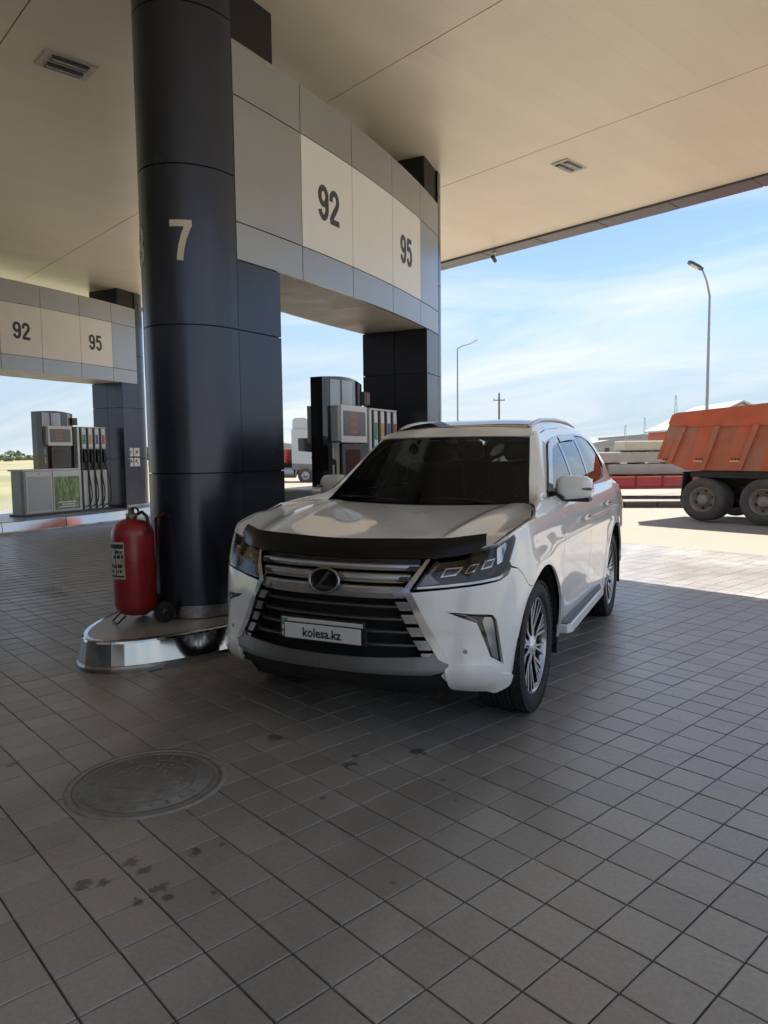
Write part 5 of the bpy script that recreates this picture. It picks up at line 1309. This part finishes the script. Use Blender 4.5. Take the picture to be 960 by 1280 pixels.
# ------------------------------------------------------------------ building, lamp posts, poles
def gable_building():
    x, y = -2.2, 67.0; z = float(gz(x, y)); t = empty('orange_building', (x, y, z), R(26), 'orange walled building with a white gable roof beyond the dump truck', 'building')
    MB().box(-2.0, 7, 0, 9, 0, 1.95).build('plinth_wall', m_conc, t)
    mo = mat('wall_orange', (.45, .10, .04), .6, var=.06, vscale=1)
    for a in range(9): MB().box(-2.0+a+.01, -2.0+a+.99, -.03, 9, 1.96, 3.72).build('wall_panel', mo, t)
    mw = mat('roof_white', (.5, .5, .5), .6)
    MB().prism([(-2.3, 3.7), (2.5, 6.0), (7.3, 3.7), (7.3, 3.82), (2.5, 6.15), (-2.3, 3.84)], 'y', -.3, 9.3).build('roof', mw, t)
    MB().prism([(-2.0, 3.73), (2.5, 5.9), (7.0, 3.73)], 'y', -.02, .1).build('gable', mw, t)
    MB().box(-2.1, -1.96, -.06, .1, 0, 3.7).build('corner_trim', mat('trim_dark', (.12, .10, .10), .6), t)
gable_building()
m_galv = mat('galvanised', (.36, .37, .37), .45, .6, var=.08, vscale=3)
def lamp_post(x, y, hgt, ang, arm, label, bendz=1.6):
    z = float(gz(x, y)); t = empty('lamp_post', (x, y, z), ang, label, 'lamp post', 'tall lamp posts around the station')
    MB().tube([(0, 0, -.2), (0, 0, hgt*.45), (0, 0, hgt)], [.085, .07, .05], 12).build('post', m_galv, t)
    MB().tube([(0, 0, hgt-.02), (arm*.35, 0, hgt+bendz*.55), (arm*.85, 0, hgt+bendz)], [.05, .042, .038], 10).build('arm', m_galv, t)
    M_ = Matrix.Translation((arm*.85, 0, hgt+bendz)) @ Matrix.Rotation(R(-28), 4, 'Y')
    h = MB(); V = []
    h.prism([(0, -.08), (.25, -.17), (.62, -.17), (.74, -.08), (.74, .08), (.62, .17), (.25, .17), (0, .08)], 'z', -.03, .07, M_)
    o = h.build('lamp_head', m_dgrey if bendz > 1 else m_white, t)
    MB().prism([(.2, -.12), (.6, -.12), (.6, .12), (.2, .12)], 'z', -.045, -.031, M_).build('lamp_glass', m_lgrey, o)
lamp_post(-1.40, 36.6, 8.75, R(206), .42, 'tall street lamp rising behind the orange dump truck', 1.15)
lamp_post(-20.0, 54.4, 10.0, R(26), 1.2, 'thin pale lamp post right beside the far dark column', .35)
lamp_post(-40.5, 38.6, 10.0, R(26), 1.2, 'thin lamp post seen through the farther portal', .35)
def utility_pole(x, y, h, label):
    t = empty('utility_pole', (x, y, float(gz(x, y))), R(30), label, 'utility pole', 'far utility poles')
    mw = mat('pole_wood', (.20, .15, .11), .8)
    MB().tube([(0, 0, -.3), (0, 0, h)], [.17, .12], 10).build('pole', mw, t)
    MB().box(-.8, .8, -.06, .06, h-1.0, h-.87).build('crossarm', mw, t)
    for k in (-.7, 0, .7): MB().lathe([(.0001, h-.87 if k else h), (.05, h-.87 if k else h), (.06, h-.75 if k else h+.12), (.03, h-.62 if k else h+.25), (.0001, h-.6 if k else h+.27)], 10, Matrix.Translation((k, 0, 0))).build('insulator', m_lgrey, t)
utility_pole(-29.85, 97.6, 10.0, 'wooden utility pole above the white car\'s roof')
def mast(x, y, h, label):
    t = empty('lattice_mast', (x, y, float(gz(x, y))), 0, label, 'mast', 'far thin masts')
    q = MB()
    for k in range(3):
        a = 2*PI*k/3; q.tube([(1.0*math.cos(a), 1.0*math.sin(a), 0), (.12*math.cos(a), .12*math.sin(a), h)], .04, 5)
    q.build('legs', m_galv, t); b = MB(); n = 10
    for j in range(n):
        r0 = 1-.88*j/n; r1 = 1-.88*(j+1)/n
        for k in range(3):
            a0, a1 = 2*PI*k/3, 2*PI*(k+1)/3; b.tube([(r0*math.cos(a0), r0*math.sin(a0), h*j/n), (r1*math.cos(a1), r1*math.sin(a1), h*(j+1)/n)], .022, 4)
    b.build('bracing', m_galv, t)
def at_px(px, dep):
    c, s = math.cos(YAW), math.sin(YAW); x, y = (px-480)/FPX*dep, dep; return (c*x-s*y, s*x+c*y)
mast(*at_px(781, 210), 9.0, 'left of two thin lattice masts above the concrete slabs')
mast(*at_px(805, 230), 12.0, 'right of two thin lattice masts above the concrete slabs')
mast(*at_px(843, 150), 13.0, 'lattice mast just over the rear of the orange dump truck')
# low far buildings along the horizon
def far_house(px, dep, w, d, h, roof, label, c):
    x, y = at_px(px, dep); t = empty('far_shed', (x, y, float(gz(x, y))), YAW, label, 'building', 'low buildings along the horizon')
    mw = mat('far_wall_%.2f' % c[0], c, .8, var=.06, vscale=.4)
    MB().box(-w/2, w/2, 0, d, 0, h).build('wall', mw, t)
    MB().prism([(-w/2-.3, h), (0, h+roof), (w/2+.3, h), (w/2+.3, h-.12), (-w/2-.3, h-.12)], 'y', -.3, d+.3).build('roof', mat('far_roof', (.34, .33, .33), .7), t)
    for k in range(max(1, int(w/4))): MB().box(-w/2+1.2+4*k, -w/2+2.4+4*k, -.05, 0, h*.35, h*.75).build('window', m_dgrey, t)
far_house(762, 190, 13, 8, 3.4, 1.2, 'low pale shed on the horizon just right of the white car', (.42, .41, .40))
far_house(806, 240, 26, 8, 6.0, 1.0, 'long grey shed on the horizon above the concrete slabs', (.36, .37, .40))
far_house(700, 260, 30, 8, 4.5, 1.2, 'long low shed on the horizon behind the white car', (.40, .40, .41))
far_house(355, 240, 22, 8, 4.0, 1.5, 'low shed on the horizon behind the white tractor unit', (.38, .38, .40))
# kerb between apron and road, its shade put into the dark colour
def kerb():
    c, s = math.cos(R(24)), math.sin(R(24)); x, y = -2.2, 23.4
    t = empty('road_kerb', (x, y, float(gz(x, y))), R(24), 'low kerb behind the dump truck, coloured dark for its shade', 'kerb')
    mk_ = mat('kerb_shaded', (.07, .066, .06), .85, var=.15, vscale=2)
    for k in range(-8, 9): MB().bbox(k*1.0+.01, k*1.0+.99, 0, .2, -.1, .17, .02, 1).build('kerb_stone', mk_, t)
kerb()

# ------------------------------------------------------------------ white tractor unit far behind the pump
def tractor():
    x, y = -24.0, 38.4; z = float(gz(x, y)); t = empty('tractor_unit', (x, y, z-.12), R(14), 'white tractor unit parked beyond the nearer pump', 'truck')
    # local +x is its front; the flank faces local -y
    mw = mat('cab_white', (.50, .52, .55), .35, coat=.3)
    MB().prism([(-.95, 1.25), (1.30, 1.15), (1.42, 1.6), (1.30, 2.5), (1.05, 3.2), (.6, 3.35), (-.95, 3.35)], 'y', 0, 2.45).build('cab', mw, t)
    MB().prism([(-.90, 3.36), (.7, 3.36), (.35, 3.85), (-.1, 4.05), (-.75, 4.05), (-.90, 3.9)], 'y', .1, 2.35).build('roof_fairing', mw, t)
    for yy in (-.012, 2.452): MB().prism([(-.52, 2.02), (.55, 1.92), (.80, 2.3), (.70, 2.80), (-.52, 2.80)], 'y', yy, yy+.011).build('side_window', m_gloss, t)
    MB().prism([(-.30, .85), (1.45, .75), (1.45, 1.14), (1.25, 1.14), (-.95, 1.24), (-.95, .85)], 'y', .03, 2.42).build('lower_cab', mat('cab_grey', (.22, .22, .23), .5), t)
    q = MB(); V = [(-.1+.66*math.cos(R(a)), .55+.66*math.sin(R(a))) for a in range(0, 181, 12)]+[(-.1+.56*math.cos(R(a)), .55+.56*math.sin(R(a))) for a in range(180, -1, -12)]
    q.prism(V, 'y', -.03, .5).build('wheel_arch', mat('cab_grey', (.22, .22, .23), .5), t)
    for wx, yo, s in ((-.1, .02, -1), (-.1, 2.43, 1), (-3.0, .02, -1), (-3.0, 2.43, 1)):
        M_ = Matrix.Translation((wx, yo, .51)) @ Matrix.Rotation(PI/2 if s < 0 else -PI/2, 4, 'X')
        w = MB().lathe([(.28, -.03), (.30, .0), (.45, .0), (.505, -.04), (.505, -.26), (.0001, -.26)], 36, M_).build('wheel', m_ttyre, t)
        MB().lathe([(.28, -.01), (.26, -.05), (.12, -.06), (.10, .01), (.0001, .015)], 24, M_).build('rim', mat('rim_pale', (.42, .42, .41), .4, .5), w)
    MB().tube([(-.85, .35, .68), (-2.2, .35, .68)], .33, 20).build('fuel_tank', m_galv, t)
    MB().box(-4.2, .9, .8, 1.65, .62, .92).build('chassis', m_chas, t)
    q = MB(); q.tube([(1.25, -.02, 2.5), (1.35, -.22, 2.5)], .03, 6); q.bbox(1.26, 1.40, -.38, -.16, 1.85, 2.5, .05, 2); q.build('mirror', mw, t)
    MB().bbox(.30, .42, -.05, -.001, 1.55, 1.63, .02, 1).build('door_handle', m_chas, t)
tractor()
def red_tipper():
    x, y = -26.55, 37.85; t = empty('red_trailer', (x, y, float(gz(x, y))-.05), R(14), 'red trailer coupled behind the white tractor unit', 'trailer')
    MB().prism([(-6.0, 1.2), (1.25, 1.2), (1.35, 2.02), (-6.0, 2.02)], 'y', 0, 2.45).build('body', mat('tipper_red', (.45, .03, .035), .45, var=.08, vscale=1.5), t)
    for k in range(7): MB().box(-5.9+k*1.1, -5.78+k*1.1, -.06, -.001, 1.2, 2.02).build('body_rib', mat('tipper_red', (.45, .03, .035)), t)
    MB().box(-6.0, 1.9, .8, 1.65, .9, 1.19).build('chassis', m_chas, t)
    for wx in (-5.2, -3.9, -2.6):
        for yo, s in ((.02, -1), (2.43, 1)):
            M_ = Matrix.Translation((wx, yo, .5)) @ Matrix.Rotation(PI/2 if s < 0 else -PI/2, 4, 'X')
            MB().lathe([(.0001, -.04), (.24, -.03), (.28, .0), (.45, .0), (.5, -.04), (.5, -.26), (.0001, -.26)], 30, M_).build('wheel', m_ttyre, t)
red_tipper()
# small red roof peeping over the car's roof line
def red_box():
    x, y = at_px(573, 62); t = empty('red_container', (x, y, float(gz(x, y))), YAW, 'red box roof just showing over the white car\'s roof', 'container')
    MB().bbox(-.55, .55, 0, 2.2, .5, 3.72, .04, 1).build('body', mat('container_red', (.5, .03, .03), .5), t)
    MB().box(-.5, .5, .2, 2.0, .0, .49).build('skid', m_chas, t)
    for k in range(6): MB().box(-.5+k*.19, -.44+k*.19, -.03, -.001, .6, 3.6).build('rib', mat('container_red', (.5, .03, .03)), t)
red_box()

# ------------------------------------------------------------------ tree belt along the far edge of the field
def tree_belt():
    rnd = random.Random(11); V = []; F = []
    def leaf(p, s):
        a = rnd.uniform(0, 2*PI); b = rnd.uniform(-.6, .9)
        u = Vector((math.cos(a), math.sin(a), 0)); w = Vector((-math.sin(a)*math.sin(b), math.cos(a)*math.sin(b), math.cos(b)))
        i = len(V)
        for q in ((-1, -.5), (.2, -1), (1, .2), (0, 1)): V.append(p+s*(q[0]*u+q[1]*w))
        F.append((i, i+1, i+2, i+3))
    c, s = math.cos(YAW), math.sin(YAW)
    for k in range(150):
        px = rnd.uniform(-420, 470); dep = rnd.uniform(270, 380); x, y = (px-480)/FPX*dep, dep; X, Y = c*x-s*y, s*x+c*y
        h = rnd.uniform(2.2, 5.5); w = rnd.uniform(2, 5); z = float(gz(X, Y))
        for j in range(110):
            a = rnd.uniform(0, 2*PI); e = rnd.random()**.5; zz = rnd.random()
            r_ = w*e*math.sqrt(max(.05, 1-(2*zz-.85)**2))
            leaf(Vector((X+r_*math.cos(a), Y+r_*math.sin(a), z+h*zz)), rnd.uniform(.35, .8))
    o = link('tree_belt', mesh_from('tree_belt', V, F, mat('hazed_foliage', (.17, .20, .115), .8, var=.3, vscale=.3))); tag(o, 'low green tree belt beyond the dry field', kind='stuff')  # distance haze is put into the pale leaf colour
tree_belt()
